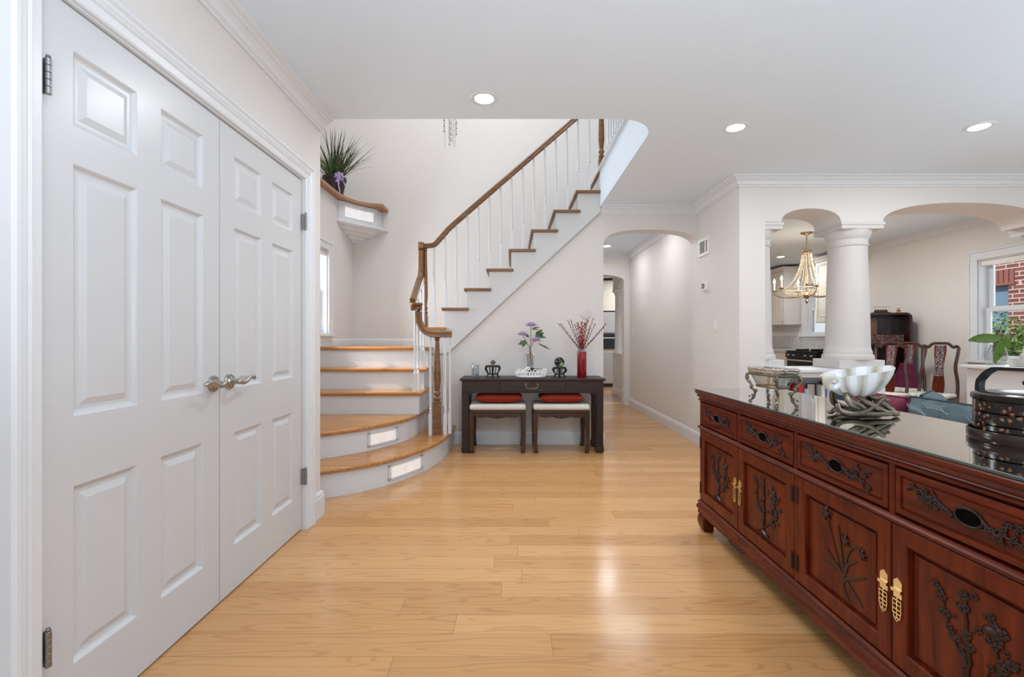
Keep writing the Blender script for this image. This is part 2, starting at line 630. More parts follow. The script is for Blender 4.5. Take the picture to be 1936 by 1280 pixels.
M['leafline'] = mat('pale_embroidery', srgb(150, 164, 166), 0.8)
M['piping'] = mat('dark_teal_piping', srgb(34, 48, 58), 0.8)
M['glass'] = pane_material('window_glass')
M['vase_glass'] = pane_material('clear_glass', (0.90, 0.92, 0.92, 1), 0.02, 0.16)
M['bowl_glass'] = pane_material('smoky_cut_glass', (0.62, 0.64, 0.60, 1), 0.12, 0.3)
M['topglass'] = mat('glass_top_over_wood', srgb(196, 192, 186), 0.02, 1.0)
M['glassedge'] = mat('glass_edge', srgb(66, 92, 88), 0.1)
M['bulb'] = mat('bulb', (1, 1, 1, 1), 0.5, emis=(1, 0.86, 0.66, 1), estr=22)
M['downlight'] = mat('downlight_lens', (1, 1, 1, 1), 0.5, emis=(1, 0.98, 0.95, 1), estr=14)
M['steplens'] = speckle('frosted_lens', srgb(196, 196, 200), srgb(250, 250, 250), 6, 0.12, 0.35, 0.6)
M['steplight_em'] = mat('lit_frosted_lens', srgb(215, 215, 218), 0.2, 0.5, emis=(1, 0.98, 0.95, 1), estr=0.45, noise=0.3, nscale=9)
M['leaf'] = speckle('grass_leaf', srgb(38, 60, 34), srgb(84, 110, 60), 30, 0.5)
M['leafdark'] = speckle('grass_leaf_dark', srgb(34, 44, 34), srgb(70, 76, 56), 30, 0.5)
M['bigleaf'] = speckle('broad_leaf', srgb(62, 100, 16), srgb(84, 122, 26), 12, 0.35)
M['pot'] = mat('dark_plum_pot', srgb(48, 36, 50), 0.45)
M['lilac'] = mat('lilac_ribbon', srgb(196, 176, 226), 0.4)
M['petal'] = speckle('lilac_petal', srgb(160, 132, 180), srgb(206, 186, 222), 40, 0.6)
M['stem'] = mat('stem_green', srgb(96, 88, 66), 0.6)
M['twig'] = mat('willow_twig', srgb(82, 44, 40), 0.6)
M['catkin'] = mat('catkin', srgb(196, 186, 180), 0.8)
M['catkin_dk'] = mat('willow_bud', srgb(74, 34, 34), 0.6)
M['redberry'] = mat('red_berry', srgb(180, 24, 40), 0.4)
M['redvase'] = speckle('red_beaded_vase', srgb(206, 60, 66), srgb(120, 6, 18), 120, 0.2, 0.05, 0.5, True)
M['greenball'] = speckle('green_marbled_ball', srgb(18, 26, 24), srgb(176, 196, 150), 14, 0.12, 0.5, 0.62)
M['white_cer'] = mat('white_ceramic', srgb(236, 234, 232), 0.3)
M['lacquer'] = lacquer_material()
M['traylac'] = mat('brown_black_lacquer', srgb(38, 22, 20), 0.2)
M['shell'] = shell_material()
M['brick'] = brick_material()
M['brickred'] = mat('outside_soldier_brick', srgb(150, 96, 88), 0.9, noise=0.2, nscale=30)
M['outwin'] = mat('outside_window_glass', srgb(120, 150, 176), 0.1)
M['foliage'] = speckle('shrub_leaf', srgb(54, 96, 40), srgb(140, 182, 92), 3.5, 0.7)
M['kitcab'] = mat('kitchen_cabinet_paint', srgb(214, 210, 202), 0.4)
M['kitline'] = mat('kitchen_groove', srgb(150, 146, 140), 0.6)
M['stain'] = mat('stainless', srgb(190, 190, 192), 0.3, 1.0)
M['counter'] = mat('grey_stone_counter', srgb(176, 180, 178), 0.3, noise=0.1, nscale=30)
M['tile'] = speckle('backsplash_tile', srgb(176, 172, 168), srgb(200, 198, 196), 30, 0.2)
M['grille'] = mat('grille_shadow_slot', srgb(60, 58, 58), 0.6)
M['plast'] = mat('white_plastic', srgb(232, 230, 226), 0.4)
M['screen'] = mat('grey_lcd', srgb(118, 116, 112), 0.25)
M['disc'] = mat('pale_grey_disc', srgb(206, 202, 204), 0.35)
M['crystal'] = mat('crystal', srgb(206, 206, 210), 0.05, 0.0, 1.0, ior=1.8)
M['crystal_dk'] = mat('smoky_crystal', srgb(110, 108, 106), 0.05, 0.6)
M['amber'] = mat('amber_crystal', srgb(226, 206, 184), 0.12, 0.1, 1.0)
M['candle'] = mat('candle_sleeve', srgb(240, 232, 214), 0.5, emis=(1, 0.85, 0.6, 1), estr=0.35)
M['seatcush'] = speckle('floral_seat_fabric', srgb(178, 178, 160), srgb(222, 222, 212), 26, 0.8)
M['pearl'] = speckle('mother_of_pearl_inlay', srgb(70, 40, 34), srgb(150, 136, 140), 90, 0.25, 0.46, 0.56)
M['carvedlac'] = speckle('carved_fret', srgb(30, 14, 12), srgb(120, 80, 68), 60, 0.3, 0.45, 0.6)
M['panelwood'] = wood('reddish_panel', srgb(88, 50, 32), srgb(122, 76, 48), 0.35, 2, 8, 6)


def colmat(name, rgb, rough=0.6):
    return mat(name, srgb(*rgb), rough)


# ------------------------------------------------------------------ room geometry constants
HC = 2.495          # ceiling
XL = -1.21          # left wall
YE = 2.87           # front edge of the stairwell
YW = 4.78           # wall under the flight
XO = 0.925          # right edge of the opening in the ceiling
XR = 1.95           # hall right wall
YA = 3.90           # arcade front
YB = 4.24           # arcade back
XD = 5.40           # dining and kitchen outer wall
TOP = 2.866         # upper floor level


def superarch(x0, x1, zs, rise, n=2.3, seg=28):
    """points of an arch from x1 to x0"""
    c, a = (x0 + x1) / 2, (x1 - x0) / 2
    pts = []
    for i in range(seg + 1):
        t = PI * i / seg
        cx, sx = math.cos(t), math.sin(t)
        x = c + a * (abs(cx) ** (2 / n)) * (1 if cx >= 0 else -1)
        z = zs + rise * (abs(sx) ** (2 / n))
        pts.append((x, z))
    return pts


# floor
structure(MB().box(-2.15, 6.0, -2.6, 11.2, -0.12, 0).build('floor', M['floor']), 'glossy honey oak floor of long boards laid across the hall')

# ceiling slab with the rounded stairwell opening
r = 0.25
arc = [(XO - r + r * math.cos(t), YE + r + r * math.sin(t)) for t in [0 - i * (PI / 2) / 10 for i in range(11)]]
poly = [(-1.35, -2.6), (5.55, -2.6), (5.55, 11.2), (XO, 11.2)] + arc + [(-1.35, YE)]
structure(MB().prism(poly, HC, TOP).build('ceiling', M['ceil']), 'flat white ceiling with a rounded opening over the stairs')
structure(MB().box(-2.6, 4.2, 2.2, 6.2, 5.3, 5.4).build('ceiling', M['ceil']), 'upper ceiling above the stairwell')

# left wall with opening for the double door
D0, D1, DH = 1.165, 2.640, 2.035
m = MB()
m.box(XL - 0.14, XL, -2.6, D0, 0, HC)
m.box(XL - 0.14, XL, D1, YE, 0, HC)
m.box(XL - 0.14, XL, D0, D1, DH, HC)
structure(m.build('wall_left', M['wall']), 'beige wall around the white closet double doors')
structure(MB().box(XL - 0.9, XL - 0.86, D0 - 0.1, D1 + 0.1, 0, DH + 0.1).build('wall_closet', M['wall']))

# stairwell walls
XS = -2.0
SW0, SW1, SWZ0, SWZ1 = 3.95, 4.93, 1.16, 2.07     # stair window hole
m = MB()
m.box(XS - 0.15, XS, YE - 0.14, SW0, 0, 2.70)
m.box(XS - 0.15, XS, SW1, 5.9, 0, 2.70)
m.box(XS - 0.15, XS, SW0, SW1, 0, SWZ0)
m.box(XS - 0.15, XS, SW0, SW1, SWZ1, 2.70)
structure(m.build('wall_stair_left', M['wall']))
structure(MB().box(XS - 0.50, XS - 0.45, YE - 0.14, 5.9, 2.70, 5.3).build('wall_stair_upper', M['wall']))
structure(MB().prism([(-2.5, 0), (0.80, 0), (0.80, TOP), (4.2, TOP), (4.2, 5.3), (-2.5, 5.3)], 5.75, 5.9, 'y').build('wall_stair_back', M['wall']))
m = MB().box(-2.3, XL - 0.14, YE - 0.14, YE, 0, TOP)
m.box(-2.5, 4.2, YE - 0.85, YE - 0.75, TOP, 5.3)
structure(m.build('wall_stair_front', M['wall']))
structure(MB().box(3.0, 3.1, 2.1, 5.75, TOP, 5.3).build('wall_upper_hall', M['wall']))

# wall under the flight
RUN, RISE = 0.2337, 0.2047
X7 = -0.705


def xk(k): return X7 + RUN * (k - 7)
def zk(k): return RISE * k


zl = lambda x: 0.949 + (x + 0.684) * 0.9116
m = MB().prism([(-0.88, 0), (0.96, 0), (0.96, HC), (0.93, HC), (0.93, 2.43), (-0.684, 0.949), (-0.88, 0.949)], YW, YW + 0.17, 'y')
structure(m.build('wall_under_stairs', M['wall']))

# hall entrance arch wall, hall walls, far arch
aw = superarch(0.96, XR, 2.09, 0.165, 2.6)
m = MB().prism([(0.96, HC), (0.96, 2.09)] + list(reversed(aw))[1:-1] + [(XR, 2.09), (XR, HC)], YW, YW + 0.17, 'y')
structure(m.build('wall_hall_arch', M['wall']))
structure(MB().box(0.80, 0.96, YW + 0.17, 7.55, 0, HC).build('wall_hall_left', M['wall']))
structure(MB().box(XR, 2.17, YA, 7.70, 0, HC).build('wall_right', M['wall']), 'beige wall with grille, thermostat and switch between hall and dining room')
fa = superarch(0.96, 1.86, 2.05, 0.12, 2.4)
m = MB().prism([(0.96, HC), (0.96, 2.05)] + list(reversed(fa))[1:-1] + [(1.86, 2.05), (1.86, 0), (XR, 0), (XR, HC)], 7.55, 7.70, 'y')
structure(m.build('wall_hall_end', M['wall']))
structure(MB().box(0.80, 0.96, 7.7, 11.0, 0, HC).build('wall_kitchen_left', M['wall']))
structure(MB().box(0.8, 5.55, 11.0, 11.15, 0, HC).build('wall_back', M['wall']))

# outer wall of dining room and kitchen, with window holes (y0,y1,z0,z1)
WD = (4.30, 5.27, 0.86, 2.02)
WK = (7.62, 8.36, 1.17, 2.10)
m = MB()
x0, x1 = XD, XD + 0.15
m.box(x0, x1, YB, WD[0], 0, HC)
m.box(x0, x1, WD[0], WD[1], 0, WD[2]); m.box(x0, x1, WD[0], WD[1], WD[3], HC)
m.box(x0, x1, WD[1], WK[0], 0, HC)
m.box(x0, x1, WK[0], WK[1], 0, WK[2]); m.box(x0, x1, WK[0], WK[1], WK[3], HC)
m.box(x0, x1, WK[1], 11.0, 0, HC)
m.box(x0, x1, 2.6, YB, 0, HC)
m.box(x0, x1, -0.6, 2.6, 0, 0.7); m.box(x0, x1, -0.6, 2.6, 2.3, HC); m.box(x0, x1, -2.6, -0.6, 0, HC)
structure(m.build('wall_dining', M['wall']))

# arcade
a1 = list(reversed(superarch(2.31, 2.82, 2.11, 0.115, 2.2)))
a2 = list(reversed(superarch(3.18, 4.56, 2.11, 0.165, 2.2)))
poly = [(2.17, HC), (2.17, 2.11)] + a1 + a2 + [(XD, 2.11), (XD, HC)]
structure(MB().prism(poly, YA, YB, 'y').build('wall_arcade', M['wall']), 'beige beam with two low arches over the white columns')

CAPZ = 0.85
m = MB()
m.box(2.17, 3.20, 4.18, YB + 0.02, 0, 0.82)
m.box(2.17, 2.36, 3.90, 4.18, 0, 0.82)
m.box(3.12, 3.20, 3.90, 4.18, 0, 0.82)
m.box(2.36, 3.12, 3.90, 4.18, 0.775, 0.82)
m.box(2.36, 3.12, 3.90, 4.18, 0.0, 0.50)
structure(m.build('wall_half_left', M['white']), 'white half wall holding a low bookcase')
structure(MB().box(4.50, XD, 3.90, 4.50, 0, 0.82).build('wall_half_right', M['white']))
structure(MB().box(2.15, 3.24, 3.86, YB + 0.06, 0.82, CAPZ).build('trim_1', M['white'], bevel=0.006))
structure(MB().box(4.46, XD, 3.86, 4.54, 0.82, CAPZ).build('trim_2', M['white'], bevel=0.006))

# crown moulding
CROWN = [(0, HC - 0.085), (0.012, HC - 0.085), (0.014, HC - 0.074), (0.026, HC - 0.068), (0.034, HC - 0.050), (0.048, HC - 0.036), (0.062, HC - 0.030), (0.064, HC - 0.020), (0.078, HC - 0.016), (0.086, HC - 0.010), (0.086, HC), (0, HC)]
structure(MB().sweep([(XL, -2.6), (XL, YE)], CROWN, -1).build('trim_3', M['white']), 'white crown moulding above the closet doors')
structure(MB().sweep([(0.94, YW), (XR, YW), (XR, YA), (XD, YA)], CROWN, -1).build('trim_4', M['white']), 'white crown moulding along hall arch and arcade')
structure(MB().sweep([(0.96, YW + 0.17), (XR, YW + 0.17), (XR, 7.55), (0.96, 7.55)], CROWN, 1).build('trim_5', M['white']))
structure(MB().sweep([(XD, YB), (XD, 7.2)], CROWN, 1).build('trim_6', M['white']))

# baseboards
def BASE(h=0.135, t=0.016):
    return [(0, 0), (t, 0), (t, h - 0.03), (t - 0.004, h - 0.026), (t - 0.004, h - 0.014), (t - 0.011, h), (0, h)]


structure(MB().sweep([(XL, 2.735), (XL, YE), (XL - 0.14, YE)], BASE(0.15, 0.02), -1).build('baseboard_left', M['white']))
structure(MB().sweep([(-0.60, YW), (0.955, YW), (0.955, YW + 0.2)], BASE(0.13), -1).build('baseboard_under_stairs', M['white']))
structure(MB().sweep([(XR, 7.55), (XR, YA), (2.17, YA)], BASE(0.13), -1).build('baseboard_right', M['white']))
structure(MB().sweep([(XS, 4.7), (XS, 5.75), (-0.96, 5.75)], [(a, b + 1.024) for a, b in BASE(0.085)], -1).build('baseboard_landing', M['white']))


# ------------------------------------------------------------------ closet double doors
# frame u = along +Y, v = up, w = towards the room (+X)
def TL(x=XL, y=0.0, z=0.0):
    # u -> -Y? keep right handed: u=-Y direction would mirror; use columns u=(0,1,0), v=(0,0,1), w=(1,0,0)
    return Matrix(((0, 0, 1, x), (1, 0, 0, y), (0, 1, 0, z), (0, 0, 0, 1)))


def six_panel(name, y0, y1, xf):
    W = y1 - y0
    H = 2.018
    T = TL(xf, y0, 0.008)
    st, mu = 0.098, 0.100
    pw = (W - 2 * st - mu) / 2
    us = [0, st, st + pw, st + pw + mu, W - st, W]
    vs = [0, 0.195, 0.690, 0.885, 1.590, 1.695, 1.905, H]
    m = MB(T)
    for i in range(5):
        for j in range(7):
            u0, u1, v0, v1 = us[i], us[i + 1], vs[j], vs[j + 1]
            if i in (1, 3) and j in (1, 3, 5):
                q = lambda d, w: (u0 + d, u1 - d, v0 + d, v1 - d, w)
                m.nest([q(0, 0), q(0.004, -0.003), q(0.010, -0.010), q(0.016, -0.0125), q(0.026, -0.0125), q(0.046, -0.0045), q(0.050, -0.0045)])
            else:
                m.add([(u0, v0, 0), (u1, v0, 0), (u1, v1, 0), (u0, v1, 0)], [(0, 1, 2, 3)])
    # edges and back
    m.add([(0, 0, 0), (W, 0, 0), (W, H, 0), (0, H, 0), (0, 0, -0.035), (W, 0, -0.035), (W, H, -0.035), (0, H, -0.035)],
          [(0, 4, 5, 1), (1, 5, 6, 2), (2, 6, 7, 3), (3, 7, 4, 0), (4, 7, 6, 5)])
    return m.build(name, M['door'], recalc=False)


XDOOR = -1.222
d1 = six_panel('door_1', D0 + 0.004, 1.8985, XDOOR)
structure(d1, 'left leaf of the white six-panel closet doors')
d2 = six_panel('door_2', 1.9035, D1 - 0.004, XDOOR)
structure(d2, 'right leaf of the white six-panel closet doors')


def lever(door, y, z, dirn):
    x = XDOOR
    m = MB()
    T = Matrix.Translation((x, y, z)) @ Matrix.Rotation(R(90), 4, 'Y')
    mm = MB(T)
    mm.lathe([(0.034, 0), (0.034, 0.004), (0.031, 0.008), (0.028, 0.008), (0.026, 0.012), (0.022, 0.012), (0.019, 0.017), (0.013, 0.019), (0.011, 0.045), (0.0, 0.047)], seg=28)
    mm.T = None
    # bead ring
    for i in range(18):
        a = 2 * PI * i / 18
        mm.ball((x + 0.009, y + 0.029 * math.cos(a), z + 0.029 * math.sin(a)), 0.0034, 6, 4)
    pts, rad = [], []
    for i in range(15):
        t = i / 14
        yy = y + dirn * (0.112 * t)
        zz = z + 0.004 * math.sin(t * PI) - 0.010 * math.sin(t * 2 * PI) * 1.0 + 0.012 * max(0, t - 0.75) * 2
        xx = x + 0.048 + 0.004 * math.sin(t * PI)
        pts.append((xx, yy, zz)); rad.append(0.0095 - 0.0035 * t + (0.003 if i in (13,) else 0))
    mm.tube(pts, rad, 10)
    mm.ball(pts[-1], 0.008, 8, 6)
    mm.ball((x + 0.047, y, z), 0.0125, 12, 8)
    h = mm.build('door_handle', M['nickel'], door)
    return h


lever(d1, 1.858, 0.925, -1)
lever(d2, 1.962, 0.925, 1)


def hinge(door, y, z):
    m = MB()
    x = XDOOR + 0.028
    for k in range(5):
        m.lathe([(0.0062, 0), (0.0072, 0.001), (0.0072, 0.017), (0.0062, 0.018)], (x, y, z - 0.046 + k * 0.0185), 12)
    m.lathe([(0.004, 0), (0.006, 0.003), (0.0045, 0.008), (0, 0.010)], (x, y, z + 0.0465), 10)
    m.box(x - 0.026, x - 0.003, y - 0.002, y + 0.002, z - 0.045, z + 0.046)
    return m.build('hinge', M['steel'], door)


for z in (0.31, 1.785):
    hinge(d1, D0 + 0.006, z)
    hinge(d2, D1 - 0.006, z)

# casing: profile swept round the opening (in the YZ plane)
def casing(y0, y1, h, x, w=0.088, name='trim_7', mirror=False):
    prof = [(0.0, 0.012), (0.006, 0.016), (0.030, 0.018), (0.036, 0.024), (0.044, 0.020), (0.052, 0.026), (0.062, 0.026), (0.070, 0.034), (0.080, 0.034), (0.088, 0.028), (0.088, 0.0), (0.0, 0.0)]
    sc = w / 0.088
    sg = -1 if mirror else 1
    v, f = [], []
    k = len(prof)
    for c in range(4):
        for (o, t) in prof:
            o *= sc
            y = (y0 - o) if c in (0, 1) else (y1 + o)
            z = 0 if c in (0, 3) else h + o
            v.append((x + sg * t, y, z))
    for c in range(3):
        for a in range(k):
            b = (a + 1) % k
            f.append((c * k + a, c * k + b, (c + 1) * k + b, (c + 1) * k + a))
    f.append(tuple(range(k))); f.append(tuple(3 * k + a for a in range(k)))
    m = MB()
    m.add(v, f)
    return structure(m.build(name, M['white']))


casing(D0 - 0.004, D1 + 0.004, DH + 0.002, XL, name='trim_7')
# jamb lining
m = MB()
m.box(XL - 0.14, XL + 0.001, D0 - 0.012, D0 - 0.001, 0, DH)
m.box(XL - 0.14, XL + 0.001, D1 + 0.001, D1 + 0.012, 0, DH)
m.box(XL - 0.14, XL + 0.001, D0 - 0.001, D1 + 0.001, DH - 0.004, DH + 0.01)
structure(m.build('trim_8', M['white']))


# ------------------------------------------------------------------ windows
def window(n, xw, sgn, y0, y1, z0, z1, blind=False, cas=0.09, apron=True, label=None, rail=0.5):
    """window in a wall of constant x; sgn = direction of the room from the wall face"""
    root = thing('window_%d' % n, (xw, (y0 + y1) / 2, z0), None, None, kind='structure')
    if label: root['label'] = label
    if 'category' in root: del root['category']
    s = sgn
    fr = MB()
    t = 0.028
    c2 = cas - 0.022
    fr.box(xw, xw + s * 0.020, y0 - c2, y0 + 0.004, z0 + 0.001, z1 - 0.004)
    fr.box(xw, xw + s * 0.020, y1 - 0.004, y1 + c2, z0 + 0.001, z1 - 0.004)
    fr.box(xw, xw + s * 0.020, y0 - c2, y1 + c2, z1 - 0.004, z1 + c2)
    fr.box(xw, xw + s * 0.028, y0 - cas, y0 - c2, z0 + 0.001, z1 + c2)
    fr.box(xw, xw + s * 0.028, y1 + c2, y1 + cas, z0 + 0.001, z1 + c2)
    fr.box(xw, xw + s * 0.028, y0 - cas, y1 + cas, z1 + c2, z1 + cas)
    # jambs
    fr.box(xw - s * 0.148, xw - s * 0.0005, y0 + 0.0005, y0 + 0.018, z0 + 0.0005, z1 - 0.018)
    fr.box(xw - s * 0.148, xw - s * 0.0005, y1 - 0.018, y1 - 0.0005, z0 + 0.0005, z1 - 0.018)
    fr.box(xw - s * 0.148, xw - s * 0.0005, y0 + 0.0005, y1 - 0.0005, z1 - 0.018, z1 - 0.0005)
    fr.build('window_frame', M['white'], root, bevel=0.003)
    sl = MB().box(xw + s * 0.0005, xw + s * 0.055, y0 - cas - 0.02, y1 + cas + 0.02, z0 - 0.028, z0)
    sl.box(xw - s * 0.148, xw + s * 0.0005, y0 + 0.0005, y1 - 0.0005, z0 - 0.0, z0 + 0.006)
    if apron:
        sl.box(xw, xw + s * 0.018, y0 - cas, y1 + cas, z0 - 0.095, z0 - 0.028)
    sl.build('window_sill', M['white'], root, bevel=0.004)
    zm = z0 + (z1 - z0) * rail
    for (a, b, xo) in ((z0, zm + 0.02, 0.070), (zm - 0.02, z1 - 0.018, 0.105)):
        sa = MB()
        xa, xb = xw - s * xo, xw - s * (xo + 0.03)
        ya, yb = y0 + 0.018, y1 - 0.018
        a += 0.007
        sa.box(xa, xb, ya, ya + 0.045, a, b); sa.box(xa, xb, yb - 0.045, yb, a, b)
        sa.box(xa, xb, ya + 0.045, yb - 0.045, a, a + 0.05); sa.box(xa, xb, ya + 0.045, yb - 0.045, b - 0.04, b)
        sash = sa.build('sash', M['white'], root, bevel=0.003)
        xm = (xa + xb) / 2
        MB().box(xm - 0.002, xm + 0.002, ya + 0.045, yb - 0.045, a + 0.05, b - 0.04).build('glass_pane', M['glass'], sash)
    if blind:
        MB().box(xw - s * 0.010, xw - s * 0.060, y0 + 0.02, y1 - 0.02, z1 - 0.075, z1 - 0.020).build('blind_headrail', M['plast'], root, bevel=0.006)
    return root


window(1, XS, 1, SW0, SW1, SWZ0, SWZ1, blind=True, label='bright window on the stair landing seen past the wall corner')
window(2, XD, -1, WD[0], WD[1], WD[2], WD[3], blind=True, cas=0.10, label='white sash window of the dining room looking on brick and shrubs')
window(3, XD, -1, WK[0], WK[1], WK[2], WK[3], label='bright kitchen window between the wall cabinets')

# ------------------------------------------------------------------ staircase
ST = thing('staircase', (-0.9, 4.4, 0), 'white staircase with oak treads, oak handrail and curved bottom steps', 'staircase')


def smooth_curve(pts, n=6):
    out = []
    P = [Vector(p) for p in pts]
    for i in range(len(P) - 1):
        p0 = P[max(i - 1, 0)]; p1 = P[i]; p2 = P[i + 1]; p3 = P[min(i + 2, len(P) - 1)]
        for k in range(n):
            t = k / n
            out.append(0.5 * ((2 * p1) + (-p0 + p2) * t + (2 * p0 - 5 * p1 + 4 * p2 - p3) * t * t + (-p0 + 3 * p1 - 3 * p2 + p3) * t ** 3))
    out.append(P[-1])
    return out


c1 = smooth_curve([(-1.995, 2.99), (-1.62, 3.04), (-1.30, 3.16), (-1.08, 3.305), (-0.907, 3.49), (-0.737, 3.80), (-0.650, 4.11), (-0.625, 4.42), (-0.62, 4.77)])
c2 = smooth_curve([(-1.995, 3.22), (-1.70, 3.29), (-1.429, 3.425), (-1.186, 3.64), (-0.955, 4.01), (-0.885, 4.41), (-0.870, 4.77)])


def offset_curve(c, d):
    out = []
    for i, p in enumerate(c):
        a = c[max(i - 1, 0)]; b = c[min(i + 1, len(c) - 1)]
        t = (b - a).normalized()
        out.append(Vector((p.x + t.y * d, p.y - t.x * d)))
    return out


def curved_step(k, c, z0, z1):
    back = [(-0.87 if k == 1 else -0.87, 4.77), (-1.995, 4.77)]
    pts = [tuple(p) for p in c] + [(-1.995, 4.77)]
    MB().prism(pts, z0, z1 - 0.032).build('riser', M['white'], ST)
    o = offset_curve(c, 0.03)
    o[0] = Vector((-1.995, o[0].y)); o[-1] = Vector((o[-1].x, 4.775))
    pts = [tuple(p) for p in o] + [(-1.995, 4.775)]
    MB().prism(pts, z1 - 0.032, z1).build('tread', M['tread'], ST, bevel=0.012, bseg=3)


curved_step(1, c1, 0.0, zk(1))
curved_step(2, c2, zk(1), zk(2))
for k, y in ((3, 4.21), (4, 4.45), (5, 4.69)):
    xr = -0.862
    yb = YW - 0.005 if k < 5 else 5.745
    yy = YW - 0.005
    m = MB().box(-1.995, xr, y, yy, zk(k - 1), zk(k) - 0.032)
    if k == 5: m.box(-1.995, -0.93, yy, 5.745, zk(k) - 0.3, zk(k) - 0.032)
    m.build('riser', M['white'], ST)
    m = MB().box(-1.995, xr + 0.03, y - 0.03, yy, zk(k) - 0.032, zk(k))
    if k == 5: m = MB().prism([(-1.995, y - 0.03), (xr + 0.03, y - 0.03), (xr + 0.03, yy), (-0.93, yy), (-0.93, 5.745), (-1.995, 5.745)], zk(k) - 0.032, zk(k))
    m.build('tread', M['tread'], ST, bevel=0.011, bseg=3)
YF = YW
for k in range(6, 14):
    a = xk(k) if k > 6 else -0.94
    b = xk(k + 1)
    MB().box(a - 0.004, a + 0.016, YF - 0.004, 5.745, zk(k - 1) + 0.0005, zk(k) - 0.0305).build('riser', M['white'], ST)
    m = MB().prism([(a - 0.033, YF - 0.035), (b + 0.02, YF - 0.035), (b + 0.02, YF - 0.002), (b, YF - 0.002), (b, 5.745), (a - 0.033, 5.745)], zk(k) - 0.03, zk(k))
    m.build('tread', M['rail'] if k > 6 else M['tread'], ST, bevel=0.009, bseg=3)
# top riser and landing nosing
MB().box(xk(14) - 0.009, xk(14) - 0.006, YF - 0.004, 5.745, zk(13), TOP - 0.03).build('riser', M['white'], ST)
MB().box(xk(14) - 0.033, xk(14) - 0.002, YF + 0.02, 5.745, TOP - 0.03, TOP).build('tread', M['rail'], ST, bevel=0.009)
# stringer face
pts = [(-0.94, zk(5)), (-0.94, zk(6) - 0.03)]
pts += [(X7, zk(6) - 0.03)]
for k in range(7, 14):
    pts += [(xk(k), zk(k) - 0.03), (xk(k + 1), zk(k) - 0.03)]
pts += [(0.93, 2.43), (-0.684, 0.949), (-0.862, 0.949), (-0.862, zk(5))]
MB().prism(list(reversed(pts)), YF - 0.006, YF + 0.16, 'y').build('stringer', M['string'], ST)
m = MB()
m.tube([(-0.86, YF - 0.008, 0.949), (-0.684, YF - 0.008, 0.949), (0.925, YF - 0.008, 2.43)], 0.008, 6)
m.build('stringer_moulding', mat('stringer_bead_shade', srgb(178, 170, 164), 0.6), ST)  # shading along the bead is put into its darker colour
# soffit closing the flight behind the wall
MB().prism([(-0.9, 0.75), (0.93, 2.40), (0.93, 2.46), (-0.9, 0.83)], YF + 0.17, 5.745, 'y').build('soffit', M['white'], ST)
# stair floor edge over the opening (white nosing strip)
MB().box(XO - 0.03, XO + 0.02, 3.12, YF - 0.01, TOP, TOP + 0.02).build('landing_nosing', M['white'], ST, bevel=0.006)


def baluster(x, y, z0, z1, sq=0.22, name='baluster'):
    m = MB()
    h = 0.015
    m.cbox((x, y, z0 + sq / 2), (h * 2, h * 2, sq))
    m.lathe([(h, 0), (0.010, 0.006), (0.015, 0.014), (0.010, 0.022), (0.0105, 0.034), (0.0155, 0.044), (0.0115, 0.056), (0.0125, 0.12), (0.0095, (z1 - z0 - sq) * 0.8), (0.0085, z1 - z0 - sq)], (x, y, z0 + sq), 12)
    return m.build(name, M['white'], ST)


def railz(x): return 2.340 + (x + 0.59) * 0.871


YR = YF + 0.03
for k in range(6, 14):
    for j, dx in enumerate((0.0, RUN / 2)):
        x = (xk(k) + dx)
        if k == 6:
            if j == 0: continue
            x = -0.822
        zt = railz(x) - 0.02 if x > -0.78 else 2.075
        baluster(x, YR, zk(k), zt, 0.20 + (0.07 if j else 0.0))
# handrail of the upper flight
RW, RH = 0.030, 0.027


def rail_mesh(pts, w=0.029, h=0.026):
    """rounded-rectangle rail swept along pts"""
    P = [Vector(p) for p in pts]
    prof = [(-w, -h * 0.8), (-w * 0.55, -h), (w * 0.55, -h), (w, -h * 0.8), (w * 0.82, -h * 0.15), (w, h * 0.35), (w * 0.7, h * 0.9), (0, h * 1.05), (-w * 0.7, h * 0.9), (-w, h * 0.35), (-w * 0.82, -h * 0.15)]
    k = len(prof)
    m = MB()
    v, f = [], []
    side = None
    for i, p in enumerate(P):
        d = (P[min(i + 1, len(P) - 1)] - P[max(i - 1, 0)]).normalized()
        hd = Vector((d.x, d.y, 0))
        if hd.length > 0.15 or side is None:
            s2 = Vector((-hd.y, hd.x, 0)).normalized() if hd.length > 1e-4 else Vector((1, 0, 0))
            if side is not None and s2.dot(side) < 0: s2 = -s2
            side = s2
        s_ = (side - d * side.dot(d)).normalized()
        u = s_.cross(d)
        if u.z < -1e-3: u = -u
        for a, b in prof:
            v.append(p + s_ * a + u * b)
    for i in range(len(P) - 1):
        for a in range(k):
            b = (a + 1) % k
            f.append((i * k + a, i * k + b, (i + 1) * k + b, (i + 1) * k + a))
    m.add(v, f, True)
    m.add(v[:k], [tuple(range(k))]); m.add(v[-k:], [tuple(range(k))])
    return m


pts = smooth_curve([(-0.93, YR, 2.092), (-0.87, YR, 2.092), (-0.82, YR, 2.103), (-0.76, YR, 2.165), (-0.70, YR, railz(-0.70) - 0.012), (-0.59, YR, railz(-0.59)), (0.2, YR, railz(0.2)), (0.90, YR, railz(0.90))], 5)
rail_mesh(pts).build('handrail', M['rail'], ST)


